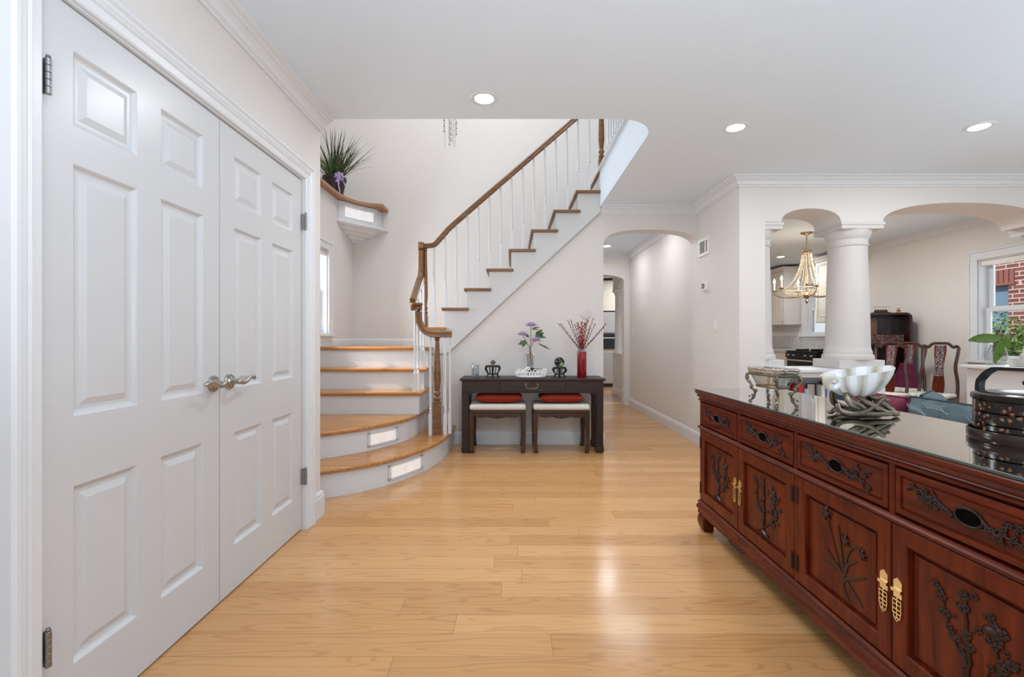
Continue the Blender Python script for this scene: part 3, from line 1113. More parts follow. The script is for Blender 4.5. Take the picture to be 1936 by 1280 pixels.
def newel(x, y, z0, h, sq0=0.34, top=0.0, w=0.042, name='newel_post', capblock=False):
    m = MB()
    s = w / 2
    m.cbox((x, y, z0 + sq0 / 2), (w, w, sq0))
    prof = [(s * 0.95, 0), (s * 0.7, 0.010), (s * 1.0, 0.022), (s * 1.05, 0.034), (s * 0.7, 0.044), (s * 0.62, 0.052), (s * 1.0, 0.072), (s * 0.98, 0.086), (s * 0.62, 0.100), (s * 0.72, 0.112), (s * 1.05, 0.20), (s * 1.0, 0.30), (s * 0.62, h - sq0 - 0.055), (s * 0.55, h - sq0 - 0.04), (s * 0.85, h - sq0 - 0.032), (s * 0.6, h - sq0 - 0.022), (s * 0.95, h - sq0 - 0.006), (s * 1.1, h - sq0)]
    m.lathe(prof, (x, y, z0 + sq0), 20)
    return m.build(name, M['rail'], ST)


newel(-0.915, YR - 0.005, zk(5), 2.07 - zk(5), 0.33, w=0.05)
newel(-0.708, 4.30, zk(1), 1.125 - zk(1), 0.31, w=0.066)
newel(0.945, YR + 0.0, TOP, 0.95, 0.14, w=0.06)
# lower handrail: vertical easing, slope towards the hall, cap, second drop and level volute
pts = smooth_curve([(-0.955, YR - 0.03, 2.12), (-0.955, YR - 0.03, 1.98), (-0.955, YR - 0.035, 1.84), (-0.957, YR - 0.07, 1.755), (-0.955, YR - 0.16, 1.70), (-0.945, 4.42, 1.545), (-0.935, 4.27, 1.462)], 6)
rail_mesh(pts, 0.027, 0.030).build('handrail', M['rail'], ST)
m = MB()
m.lathe([(0.03, 0), (0.046, 0.003), (0.060, 0.018), (0.060, 0.030), (0.052, 0.036), (0, 0.036)], (-0.893, 4.25, 1.407), 24)
m.lathe([(0.018, 0), (0.028, 0.012), (0.022, 0.022), (0.033, 0.035)], (-0.922, 4.25, 1.372), 20)
m.build('rail_cap', M['rail'], ST)
pts = smooth_curve([(-0.872, 4.25, 1.42), (-0.872, 4.25, 1.33), (-0.865, 4.25, 1.27), (-0.835, 4.25, 1.205), (-0.785, 4.25, 1.163), (-0.72, 4.26, 1.148), (-0.64, 4.28, 1.150), (-0.572, 4.30, 1.150)], 6)
rail_mesh(pts, 0.030, 0.030).build('handrail', M['rail'], ST)
for (x, y, z, zt) in ((-0.905, 4.245, zk(3), 1.40), (-0.900, 4.36, zk(3), 1.49), (-0.90, 4.52, zk(4), 1.60), (-0.90, 4.64, zk(4), 1.66)):
    baluster(x, y, z, zt, 0.17)
for (x, y) in ((-0.765, 4.265), (-0.628, 4.275), (-0.592, 4.33), (-0.66, 4.45)):
    baluster(x, y, zk(1), 1.125, 0.20)
# upper floor balustrade along the opening
for i in range(16):
    y = 2.98 + i * 0.112
    if y > YR - 0.06: break
    baluster(XO + 0.06, y, TOP + 0.02, TOP + 0.92, 0.18)
rail_mesh([(XO + 0.06, 2.9, TOP + 0.94), (XO + 0.06, 3.8, TOP + 0.94), (XO + 0.06, YR, TOP + 0.94)]).build('handrail', M['rail'], ST)


def step_light(c, t0, t1, z0, z1, parent=ST):
    """lit panel following a curved riser between curve indices"""
    seg = [c[i] for i in range(t0, t1 + 1)]
    o1 = offset_curve(seg, 0.004); o2 = offset_curve(seg, 0.010)
    def strip(ca, cb, za, zb):
        m = MB(); n = len(ca)
        v = [(p.x, p.y, za) for p in ca] + [(p.x, p.y, zb) for p in ca] + [(p.x, p.y, za) for p in cb] + [(p.x, p.y, zb) for p in cb]
        f = []
        for i in range(n - 1):
            f += [(i, i + 1, n + i + 1, n + i), (2 * n + i, 3 * n + i, 3 * n + i + 1, 2 * n + i + 1), (i, 2 * n + i, 2 * n + i + 1, i + 1), (n + i, n + i + 1, 3 * n + i + 1, 3 * n + i)]
        f += [(0, n, 3 * n, 2 * n), (n - 1, 3 * n - 1, 4 * n - 1, 2 * n - 1)]
        m.add(v, f)
        return m
    base = offset_curve(seg, -0.002)
    fr = MB()
    for (a, b, ca, cb) in ((z0, z0 + 0.014, base, o2), (z1 - 0.014, z1, base, o2)):
        q = strip(ca, cb, a, b); fr.add(q.v, q.f)
    for i in (0, len(seg) - 2):
        q = strip(base[i:i + 2], o2[i:i + 2], z0, z1)
        fr.add(q.v, q.f)
    fo = fr.build('step_light', M['white'], parent)
    q = strip(base[1:-1], o1[1:-1], z0 + 0.014, z1 - 0.014)
    q.build('lens', M['steplight_em'], fo)
    return fo


def closest(c, x):
    return min(range(len(c)), key=lambda i: abs(c[i].x - x))


def resample(c, x0, x1, n=14):
    pts = []
    for k in range(n):
        x = x0 + (x1 - x0) * k / (n - 1)
        for i in range(len(c) - 1):
            if c[i].x <= x <= c[i + 1].x:
                t = (x - c[i].x) / (c[i + 1].x - c[i].x)
                pts.append(c[i].lerp(c[i + 1], t)); break
    return pts


g = resample(c1, -0.94, -0.745)
step_light(g, 0, len(g) - 1, 0.035, 0.145)
g = resample(c2, -1.165, -0.99)
step_light(g, 0, len(g) - 1, 0.235, 0.345)

# ------------------------------------------------------------------ corner ledge, with lit box and corbel
led = thing('plant_ledge', (-2.0, 5.3, 2.38), 'curved oak-topped ledge in the stairwell corner with a small lit panel', 'shelf')
fr = [(-1.93, YE + 0.01), (-1.93, 4.6), (-1.925, 5.02), (-1.90, 5.20), (-1.83, 5.36), (-1.72, 5.45), (-1.60, 5.485), (-1.56, 5.49)]
frs = [tuple(p) for p in smooth_curve(fr, 5)]
MB().prism(frs + [(-1.56, 5.749), (-2.449, 5.749), (-2.449, YE + 0.01)], 2.702, 2.738).build('ledge_top', M['ledge'], led, bevel=0.008)
ins = [(-1.965, YE + 0.01), (-1.965, 5.02), (-1.94, 5.22), (-1.87, 5.39), (-1.75, 5.49), (-1.62, 5.53)]
ins = [tuple(p) for p in smooth_curve(ins, 5)]
box_c = [(-1.998, 5.22), (-1.93, 5.28), (-1.85, 5.40), (-1.76, 5.50), (-1.66, 5.60), (-1.64, 5.749), (-1.998, 5.749)]
MB().prism(box_c, 2.475, 2.70).build('light_box', M['white'], led, bevel=0.004)
q = [(-1.935, 5.272), (-1.85, 5.398), (-1.75, 5.498), (-1.69, 5.545)]
m = MB()
for i in range(3):
    a, b = Vector(q[i]), Vector(q[i + 1])
    n = Vector((b.y - a.y, a.x - b.x)).normalized() * 0.006
    m.prism([tuple(a), tuple(a + n), tuple(b + n), tuple(b)], 2.525, 2.635)
m.build('lens', M['steplight_em'], led)
m = MB()
levels = [(2.475, 1.12), (2.463, 1.12), (2.458, 1.0), (2.440, 0.93), (2.436, 0.80), (2.405, 0.72), (2.401, 0.60), (2.370, 0.50), (2.366, 0.38), (2.335, 0.28), (2.331, 0.18), (2.31, 0.12)]
cen = Vector((-1.998, 5.749))
rim = [Vector(p) for p in [(-1.998, 5.18), (-1.93, 5.26), (-1.85, 5.38), (-1.75, 5.48), (-1.62, 5.60), (-1.56, 5.749)]]
v, f = [], []
for z, s in levels:
    for p in rim:
        d = cen + (p - cen) * min(s, 1.0)
        v.append((d.x, d.y, z))
    v.append((cen.x, cen.y, z))
n = 7
for i in range(len(levels) - 1):
    for k in range(n):
        k2 = (k + 1) % n
        f.append((i * n + k, i * n + k2, (i + 1) * n + k2, (i + 1) * n + k))
f.append(tuple(range(n))); f.append(tuple((len(levels) - 1) * n + k for k in range(n)))
m.add(v, f)
m.build('corbel', M['white'], led)

# potted grass on the ledge
rnd = random.Random(5)
pg = thing('potted_grass', (-2.03, 5.20, 2.738), 'spiky artificial grass in a dark pot with lilac bow on the stairwell ledge', 'plant')
px_, py_, pz_ = -2.03, 5.20, 2.739
m = MB().lathe([(0.085, 0), (0.092, 0.01), (0.125, 0.17), (0.132, 0.175), (0.132, 0.205), (0.120, 0.205), (0.115, 0.175), (0.0, 0.175)], (px_, py_, pz_), 28)
m.build('pot', M['pot'], pg)


def blade(m, base, dirv, L, w, droop):
    d = Vector(dirv).normalized()
    side = d.cross(Vector((0, 0, 1)))
    if side.length < 0.05: side = Vector((1, 0, 0))
    side.normalize()
    p = Vector(base)
    n = 7
    vs = []
    for i in range(n + 1):
        t = i / n
        ww = w * (1 - t) ** 0.7 * (0.6 + 0.4 * min(1, t * 4))
        up = side.cross(d).normalized()
        vs += [p - side * ww, p + up * ww * 0.35, p + side * ww]
        d = (d + Vector((0, 0, -droop * (t + 0.15)))).normalized()
        p = p + d * (L / n)
    f = []
    for i in range(n):
        a = i * 3
        f += [(a, a + 1, a + 4, a + 3), (a + 1, a + 2, a + 5, a + 4)]
    m.add(vs, f, True)


mA, mB_ = MB(), MB()
for i in range(150):
    a = rnd.uniform(0, 2 * PI)
    rr = rnd.uniform(0, 0.08)
    tilt = rnd.uniform(0.05, 1.05) if i < 110 else rnd.uniform(0.9, 1.35)
    d = (math.cos(a) * tilt, math.sin(a) * tilt, 1.0)
    if i % 3 == 0: d = (abs(d[0]) * 0.9, -abs(d[1]) * 0.3, 1.0)
    if py_ + d[1] * 0.5 > 5.62 or px_ + d[0] * 0.35 < -2.3:
        d = (d[0] * 0.4 if d[0] < 0 else d[0], d[1] * 0.5, d[2])
    L = rnd.uniform(0.34, 0.62)
    blade(mA if i % 3 else mB_, (px_ + rr * math.cos(a), py_ + rr * math.sin(a), pz_ + 0.17), d, L, rnd.uniform(0.006, 0.010), rnd.uniform(0.05, 0.28))
mA.build('foliage', M['leaf'], pg, recalc=False)
mB_.build('foliage', M['leafdark'], pg, recalc=False)
m = MB()
bx, by, bz = px_ + 0.10, py_ - 0.09, pz_ + 0.17
for a in (0.2, 0.9, 1.6, 2.3, 3.0, 5.6, 4.0):
    P = []
    for i in range(9):
        t = i / 8
        rr = 0.055 * math.sin(t * PI)
        ang = a + (t - 0.5) * 0.9
        P.append((bx + rr * math.cos(ang) * 1.0, by - 0.012 - 0.02 * math.sin(t * PI), bz + rr * math.sin(ang) * 1.0))
    m.tube(P, 0.013, 6, flat=0.25)
m.ball((bx, by - 0.015, bz), 0.014)
m.tube([(bx, by - 0.01, bz), (bx - 0.012, by - 0.022, bz - 0.07), (bx + 0.004, by - 0.012, bz - 0.165)], [0.012, 0.022, 0.012], 6, flat=0.2)
m.tube([(bx, by - 0.01, bz), (bx + 0.045, by - 0.012, bz - 0.05), (bx + 0.06, by - 0.01, bz - 0.09)], [0.010, 0.017, 0.010], 6, flat=0.2)
m.build('bow', M['lilac'], pg)

# crystal strands of the stairwell chandelier
ch = thing('crystal_chandelier', (-0.60, 4.45, 5.3), 'clear crystal bead strands hanging high in the stairwell', 'chandelier')
MB().lathe([(0.075, 0), (0.08, -0.02), (0.02, -0.05), (0.0, -0.05)][::-1], (-0.60, 4.45, 5.299), 20).build('canopy', M['silver_hi'], ch)
MB().tube([(-0.60, 4.45, 5.26), (-0.60, 4.45, 3.75)], 0.004, 6).build('cord', M['silver_hi'], ch)
MB().lathe([(0.0, 0.02), (0.02, 0.02), (0.075, 0.0), (0.075, -0.012), (0.0, -0.012)][::-1], (-0.60, 4.45, 3.74), 20).build('strand_plate', M['silver_hi'], ch)
for i in range(9):
    a = 2 * PI * i / 9
    rr = 0.065 if i % 3 else 0.03
    x, y = -0.60 + rr * math.cos(a), 4.45 + rr * math.sin(a)
    zb = 2.965 + 0.05 * ((i * 7) % 4)
    m = MB()
    z = 3.72
    j = 0
    while z > zb:
        rad = 0.0065 if j % 3 else 0.0095
        m.lathe([(0, -rad), (rad * 0.8, 0), (0, rad)], (x, y, z), 6, smooth=False)
        z -= rad * 2.0 + 0.003
        j += 1
    m.build('bead_strand', M['crystal_dk'] if i % 2 else M['crystal'], ch)


# ------------------------------------------------------------------ recessed lights
def downlight(x, y, label, power=9, z=HC, grp='recessed ceiling lights'):
    t = thing('recessed_light', (x, y, z), label, 'ceiling light', grp)
    m = MB()
    seg = 32
    m.lathe([(0.052, -0.001), (0.055, -0.006), (0.075, -0.006), (0.080, -0.0005)], (x, y, z), seg)
    m.build('trim_ring', M['white'], t)
    MB().lathe([(0.0, -0.0025), (0.0525, -0.0025)], (x, y, z), seg).build('lens', M['downlight'], t, recalc=False)
    light('lamp', 'AREA', (0, 0, -0.012), power, (0, 0, 0), 0.10, color=(0.95, 0.98, 1.0), parent=t)
    return t


downlight(-0.16, 2.62, 'round recessed light in front of the stairwell opening')
downlight(1.465, 2.98, 'round recessed light in front of the grille wall, middle of three')
downlight(3.05, 2.97, 'round recessed light above the living room, rightmost of three')
downlight(1.42, 6.80, 'small recessed light inside the hallway beyond the arch', 6)
downlight(4.55, 7.70, 'small recessed light in the kitchen ceiling behind the chandelier', 14)
for (x, y) in ((0.2, 0.3), (1.6, 0.2)):
    light('hall_downlight', 'AREA', (x, y, HC - 0.01), 9, (0, 0, 0), 0.1, color=(0.95, 0.98, 1.0))
light('hallway_fill', 'AREA', (1.38, 5.5, HC - 0.01), 8, (0, 0, 0), 0.6, color=(0.93, 0.97, 1.0))  # added fill hidden above the arch, brightens the hallway
light('kitchen_area_light', 'AREA', (2.6, 9.6, HC - 0.02), 26, (0, 0, 0), 0.4, color=(1, 0.98, 0.95))  # bare area light below the kitchen ceiling, no fixture modelled
light('dining_fill', 'AREA', (3.9, 5.3, HC - 0.02), 24, (0, 0, 0), 0.4, color=(0.94, 0.97, 1.0))  # fill added below the dining ceiling beside the chandelier, no fixture


# ------------------------------------------------------------------ columns
def column(x, label, y=4.07, group='white columns of the arcade'):
    t = thing('column', (x, y, CAPZ), label, 'column', group)
    MB().box(x - 0.195, x + 0.195, y - 0.175, y + 0.175, CAPZ + 0.001, 0.925).build('plinth', M['col'], t, bevel=0.004)
    m = MB().lathe([(0.19, 0.925), (0.195, 0.94), (0.19, 0.965), (0.178, 0.975), (0.18, 0.99), (0.176, 1.005), (0.170, 1.02), (0.166, 1.05),
                    (0.164, 1.2), (0.158, 1.5), (0.149, 1.8), (0.146, 1.915)], (x, y, 0), 48)
    m.build('shaft', M['col'], t)
    m = MB().lathe([(0.146, 1.915), (0.154, 1.92), (0.156, 1.93), (0.149, 1.937), (0.149, 1.975), (0.158, 1.985), (0.168, 2.01), (0.178, 2.04), (0.178, 2.052)], (x, y, 0), 48)
    m.box(x - 0.180, x + 0.180, y - 0.180, y + 0.180, 2.052, 2.085)
    m.box(x - 0.187, x + 0.187, y - 0.187, y + 0.187, 2.085, 2.109)
    m.build('capital', M['col'], t)
    return t


column(3.0, 'white round column at the left end of the wide arch, middle one in view')
column(2.15, 'white half-engaged column against the grille wall end', 4.092)
column(4.83, 'white column mostly outside the right edge of the picture')

# ------------------------------------------------------------------ wall fittings
t = thing('wall_grille', (XR, 4.52, 1.98), 'white air grille high on the wall right of the hallway arch', 'vent')
y0, y1, z0, z1 = 4.46, 4.73, 1.945, 2.125
y0, y1 = 4.565, 4.80 - 0.04
# vertical rectangle frame seen obliquely
y0, y1, z0, z1 = 4.49, 4.74, 1.95, 2.13
m = MB()
m.box(XR - 0.012, XR, y0, y1, z0, z0 + 0.03); m.box(XR - 0.012, XR, y0, y1, z1 - 0.03, z1)
m.box(XR - 0.012, XR, y0, y0 + 0.03, z0 + 0.03, z1 - 0.03); m.box(XR - 0.012, XR, y1 - 0.03, y1, z0 + 0.03, z1 - 0.03)
m.box(XR - 0.012, XR, y0 + 0.075, y0 + 0.09, z0 + 0.03, z1 - 0.03)
m.build('frame', M['plast'], t, bevel=0.002)
MB().box(XR - 0.003, XR, y0 + 0.03, y1 - 0.03, z0 + 0.03, z1 - 0.03).build('back_plate', M['grille'], t)
m = MB()
for k in range(6):
    z = z0 + 0.04 + k * 0.021
    m.box(XR - 0.010, XR - 0.003, y0 + 0.03, y1 - 0.03, z, z + 0.006)
m.build('slats', M['plast'], t)

t = thing('thermostat', (XR, 4.56, 1.60), 'small white thermostat with grey screen on the wall below the grille', 'thermostat')
MB().box(XR - 0.004, XR, 4.47, 4.64, 1.575, 1.685).build('back_plate', M['plast'], t, bevel=0.001)
MB().box(XR - 0.026, XR - 0.004, 4.50, 4.625, 1.59, 1.675).build('body', M['plast'], t, bevel=0.006)
MB().box(XR - 0.028, XR - 0.026, 4.55, 4.612, 1.612, 1.662).build('screen', M['screen'], t)


def switch(x, y, z, label, s=-1, cat='light switch', name='light_switch'):
    t = thing(name, (x, y, z - 0.06), label, cat)
    MB().box(x + s * 0.006, x, y - 0.036, y + 0.036, z - 0.058, z + 0.058).build('plate', M['plast'], t, bevel=0.002)
    MB().box(x + s * 0.011, x + s * 0.006, y - 0.016, y + 0.016, z - 0.033, z + 0.033).build('rocker', M['plast'], t, bevel=0.002)
    return t


switch(XR, 4.345, 1.235, 'white rocker switch on the wall beside the sideboard end')
switch(XR, 7.31, 1.235, 'white rocker switch far down the hallway wall')
switch(2.05, 8.62, 0.34, 'white outlet low on the half wall beyond the far arch', cat='outlet', name='wall_outlet')

t = thing('wall_disc', (0.775, YW, 1.36), 'pale grey round disc on the wall above the red vase', 'wall disc')
MB(Matrix.Translation((0.775, YW, 1.365)) @ Matrix.Rotation(R(90), 4, 'X')).lathe([(0.055, 0), (0.055, 0.008), (0.048, 0.016), (0, 0.018)], seg=32).build('disc_face', M['disc'], t)

# ------------------------------------------------------------------ console table
CX0, CX1, CY0, CY1 = -0.505, 0.905, 4.385, 4.735
ct = thing('console_table', ((CX0 + CX1) / 2, (CY0 + CY1) / 2, 0), 'long dark wooden console table with one drawer pull against the stair wall', 'table')
m = MB().box(CX0, CX1, CY0, CY1, 0.700, 0.724)
m.build('tabletop', M['dark'], ct, bevel=0.006)
a, b, c, d = CX0 + 0.02, CX1 - 0.02, CY0 + 0.015, CY1 - 0.015
m = MB()
m.box(a, b, c, c + 0.02, 0.590, 0.699); m.box(a, b, d - 0.02, d, 0.590, 0.699)
m.box(a, a + 0.02, c + 0.02, d - 0.02, 0.590, 0.699); m.box(b - 0.02, b, c + 0.02, d - 0.02, 0.590, 0.699)
m.box(a - 0.004, b + 0.004, c - 0.004, c + 0.0195, 0.582, 0.590)
m.box(a + 0.36, a + 0.366, c - 0.003, c, 0.59, 0.70); m.box(b - 0.366, b - 0.36, c - 0.003, c, 0.59, 0.70)
m.build('apron', M['dark'], ct, bevel=0.002)
MB().box(a + 0.375, b - 0.375, c - 0.006, c, 0.600, 0.692).build('drawer', M['dark'], ct, bevel=0.002)
m = MB()
hx = (CX0 + CX1) / 2 - 0.01
P = [(hx - 0.055, c - 0.006, 0.665), (hx - 0.058, c - 0.024, 0.655), (hx - 0.048, c - 0.028, 0.636), (hx, c - 0.028, 0.628), (hx + 0.048, c - 0.028, 0.636), (hx + 0.058, c - 0.024, 0.655), (hx + 0.055, c - 0.006, 0.665)]
m.tube(smooth_curve(P, 4), 0.0035, 8)
m.ball((hx - 0.055, c - 0.01, 0.667), 0.009); m.ball((hx + 0.055, c - 0.01, 0.667), 0.009)
m.build('drawer_pull', M['gold'], ct)
for sx_, x in ((1, a), (-1, b)):
    for y in (c, d):
        sy_ = 1 if y == c else -1
        xa, xb = (x, x + sx_ * 0.066)
        ya, yb = (y, y + sy_ * 0.066)
        m = MB()
        m.box(xa, xb, ya, yb, 0.06, 0.585)
        # scrolled hoof foot
        m.box(xa - sx_ * 0.004, xb + sx_ * 0.008, ya - sy_ * 0.004, yb + sy_ * 0.006, 0.012, 0.062)
        m.box(xa + sx_ * 0.006, xb - sx_ * 0.002, ya, yb, 0.0, 0.014)
        # corner bracket
        m.prism([(xb, 0.585), (xb + sx_ * 0.05, 0.585), (xb + sx_ * 0.018, 0.562), (xb, 0.52)][::1 if sx_ > 0 else -1], ya + 0.0 if sy_ > 0 else ya - 0.016, ya + 0.016 if sy_ > 0 else ya, 'y')
        m.build('leg', M['darkv'], ct, bevel=0.005)


# stools
def stool(x0, x1, label, group='stools under the console table'):
    y0, y1 = 4.395, 4.745
    s = thing('stool', ((x0 + x1) / 2, (y0 + y1) / 2, 0), label, 'stool')
    m = MB().box(x0 + 0.004, x1 - 0.004, y0 + 0.004, y1 - 0.004, 0.385, 0.413)
    m.build('seat_frame', M['stoolw'], s, bevel=0.005)
    for (ya, yb) in ((y0 + 0.008, y0 + 0.026), (y1 - 0.026, y1 - 0.008)):
        # scalloped apron
        pts = [(x0 + 0.05, 0.385)]
        n = 24
        low = []
        W = x1 - x0 - 0.10
        for i in range(n + 1):
            t = i / n
            z = 0.352 - 0.010 * abs(math.sin(t * PI * 3)) + (0.02 if t in (0, 1) else 0)
            if 0.33 < t < 0.67: z -= 0.006
            low.append((x0 + 0.05 + W * t, z))
        MB().prism(low + [(x1 - 0.05, 0.385), (x0 + 0.05, 0.385)], ya, yb, 'y').build('apron', M['stoolw'], s)
    m = MB()
    cxm = (x0 + x1) / 2
    for k in range(9):
        m.ball((cxm - 0.06 + k * 0.015, y0 + 0.006, 0.352 + 0.004 * math.sin(k * 2.1)), 0.0075, 8, 5)
    m.build('carving', M['stoolw'], s)
    for x in (x0, x1 - 0.046):
        for y in (y0, y1 - 0.046):
            m = MB()
            out = -1 if x == x0 else 1
            prof = [(0.385, 0.0, 0.046), (0.30, 0.0, 0.044), (0.12, out * 0.002, 0.038), (0.05, out * 0.0, 0.040), (0.02, -out * 0.004, 0.044), (0.0, -out * 0.006, 0.036)]
            v, f = [], []
            for z, o, w in prof:
                q = (0.046 - w) / 2
                v += [(x + q + o, y + q, z), (x + q + w + o, y + q, z), (x + q + w + o, y + q + w, z), (x + q + o, y + q + w, z)]
            for i in range(len(prof) - 1):
                for k in range(4):
                    f.append((i * 4 + k, i * 4 + (k + 1) % 4, i * 4 + 4 + (k + 1) % 4, i * 4 + 4 + k))
            f += [(0, 1, 2, 3), tuple(range((len(prof) - 1) * 4, len(prof) * 4))]
            m.add(v, f)
            m.build('leg', M['stoolw'], s, bevel=0.004)
    m = MB().box(x0 + 0.0, x1 - 0.0, y0 + 0.0, y1 - 0.0, 0.414, 0.472)
    m.build('seat_cushion', M['cushion'], s, bevel=0.024, bseg=4)
    MB().sweep([(x0 + 0.01, y0 + 0.0), (x1 - 0.01, y0), (x1, y1 - 0.01), (x0, y1 - 0.01)], [(-0.002, 0.437), (0.004, 0.440), (-0.002, 0.444)], -1, True).build('piping', M['cushion'], s)
    return s


stool(-0.415, 0.135, 'low wooden stool with cream cushion, left one under the console table')
stool(0.205, 0.755, 'low wooden stool with cream cushion, right one under the console table')


def pillow(name, label, cat, c, size, matl, rz=0.0, tassel=False):
    p = thing(name, c, label, cat, rz=rz)
    T = Matrix.Translation(c) @ Matrix.Rotation(rz, 4, 'Z')
    m = MB(T)
    nx, ny = 20, 16
    lx, ly, lz = size
    for sg in (1, -1):
        v, f = [], []
        for j in range(ny + 1):
            for i in range(nx + 1):
                u, w = i / nx * 2 - 1, j / ny * 2 - 1
                hgt = ((1 - abs(u) ** 3.0) * (1 - abs(w) ** 3.0)) ** 0.42
                px = u * lx / 2 * (1 - 0.04 * (1 - abs(w)))
                py = w * ly / 2 * (1 - 0.04 * (1 - abs(u)))
                wob = 0.03 * math.sin(u * 5 + w * 3) * lz
                v.append((px, py, lz / 2 + sg * (lz / 2 * hgt) + wob * hgt * (sg > 0)))
        for j in range(ny):
            for i in range(nx):
                a_ = j * (nx + 1) + i
                f.append((a_, a_ + 1, a_ + nx + 2, a_ + nx + 1))
        m.add(v, f, True)
    m.build('pillow_cover', matl, p, recalc=False)
    if tassel:
        q = MB(T)
        for i in range(36):
            x = -lx / 2 + lx * (i + 0.5) / 36
            q.tube([(x, -ly / 2 + 0.004, lz / 2), (x, -ly / 2 - 0.012, lz / 2 - 0.014)], 0.002, 5)
        q.build('fringe', matl, p)
    return p


pillow('throw_pillow', 'rust red pillow on the left stool under the console table', 'pillow', (-0.13, 4.56, 0.474), (0.47, 0.30, 0.105), M['redpillow'])
pillow('throw_pillow', 'rust red fringed pillow on the right stool under the console table', 'pillow', (0.485, 4.56, 0.474), (0.44, 0.30, 0.105), M['redpillow'], tassel=True)

# ------------------------------------------------------------------ things on the console table
ZT = 0.7245
# small glass jar lantern
t = thing('glass_jar', (-0.365, 4.53, ZT), 'small clear glass jar with wire handle at the left end of the console', 'jar')
MB().lathe([(0.0, 0.002), (0.036, 0.002), (0.038, 0.006), (0.038, 0.112), (0.034, 0.118), (0.033, 0.118), (0.036, 0.110), (0.036, 0.008), (0.0, 0.008)], (-0.365, 4.53, ZT), 28).build('jar_body', M['vase_glass'], t)
MB().lathe([(0.0, 0), (0.030, 0), (0.030, 0.02), (0.0, 0.02)], (-0.365, 4.53, ZT + 0.009), 20).build('sand_fill', mat('bluish_sand', srgb(150, 152, 170), 0.8, noise=0.2, nscale=80), t)
m = MB()
m.tube([(-0.400, 4.53, ZT + 0.105)] + [(-0.378 + 0.022 * math.cos(a), 4.53, ZT + 0.122 + 0.016 * math.sin(a)) for a in [PI - i * PI / 8 for i in range(9)]] + [(-0.352, 4.53, ZT + 0.112)], 0.002, 6)
m.lathe([(0.004, 0), (0.013, 0.012), (0.012, 0.03), (0.006, 0.045), (0.009, 0.055), (0.003, 0.068)], (-0.362, 4.53, ZT + 0.034), 10)
m.ball((-0.335, 4.53, ZT + 0.115), 0.008)
m.build('hanging_charm', mat('aged_bronze', srgb(92, 84, 74), 0.4, 0.7), t)


def openwork_stand(x, y, z, label, h=0.082, r=0.066):
    s = thing('display_stand', (x, y, z), label, 'display stand')
    m = MB()
    m.lathe([(r * 0.55, h - 0.012), (r * 1.0, h - 0.014), (r * 1.04, h - 0.006), (r * 0.95, h), (r * 0.55, h)], (x, y, z), 28)
    m.build('top_ring', M['blackmat'], s)
    m = MB()
    m.lathe([(r * 0.68, 0.030), (r * 0.75, 0.028), (r * 0.75, 0.035), (r * 0.68, 0.036)], (x, y, z), 28)
    m.build('lower_ring', M['blackmat'], s)
    for i in range(6):
        a = 2 * PI * i / 6 + PI / 6
        ca, sa = math.cos(a), math.sin(a)
        prof = [(r * 0.80, h - 0.012), (r * 1.12, h - 0.020), (r * 1.10, h - 0.040), (r * 0.72, 0.036), (r * 0.85, 0.016), (r * 1.02, 0.003)]
        P = smooth_curve([(x + q * ca, y + q * sa, z + zz) for q, zz in prof], 4)
        MB().tube(P, [0.0075 if k < 10 else 0.0055 for k in range(len(P))], 8).build('leg', M['blackmat'], s)
    for i in range(6):
        a = 2 * PI * i / 6
        ca, sa = math.cos(a), math.sin(a)
        MB().tube([(x + r * 0.72 * ca, y + r * 0.72 * sa, z + 0.034), (x + r * 0.86 * ca, y + r * 0.86 * sa, z + h - 0.014)], 0.003, 6).build('spindle', M['blackmat'], s)
    return s


openwork_stand(-0.192, 4.53, ZT, 'black openwork stand holding a small brown shell, left of the flower vase', 0.118, 0.072)
openwork_stand(0.473, 4.53, ZT, 'black openwork stand under the green ball, left of the red vase', 0.102, 0.064)
t = thing('shell_ornament', (-0.19, 4.53, ZT + 0.118), 'small brown shell ornament with glass sprigs on the left black stand', 'ornament')
m = MB()
for i in range(26):
    q = i / 25
    a = q * 4.5 * PI
    rr = 0.020 * (1 - q * 0.85)
    m.ball((-0.19 + rr * math.cos(a), 4.53, ZT + 0.119 + 0.026 + rr * math.sin(a)), 0.010 * (1 - q * 0.5), 8, 5)
m.build('shell_body', mat('brown_shell', srgb(104, 92, 76), 0.5, noise=0.3, nscale=60), t)
m = MB()
for (dx, dz) in ((0.03, 0.075), (0.05, 0.065), (0.01, 0.085), (0.06, 0.04), (-0.02, 0.05)):
    m.tube([(-0.19, 4.53, ZT + 0.136), (-0.19 + dx * 0.5, 4.52, ZT + 0.136 + dz * 0.7), (-0.19 + dx, 4.52, ZT + 0.136 + dz)], 0.0014, 5)
    m.ball((-0.19 + dx, 4.52, ZT + 0.136 + dz), 0.005, 8, 5)
m.build('glass_sprigs', M['crystal'], t)
t = thing('marbled_ball', (0.473, 4.53, ZT + 0.102), 'black and green marbled glass ball on the right black stand', 'ball')
MB().ball((0.473, 4.53, ZT + 0.102 + 0.048), 0.051, 28, 18).build('ball_body', M['greenball'], t)

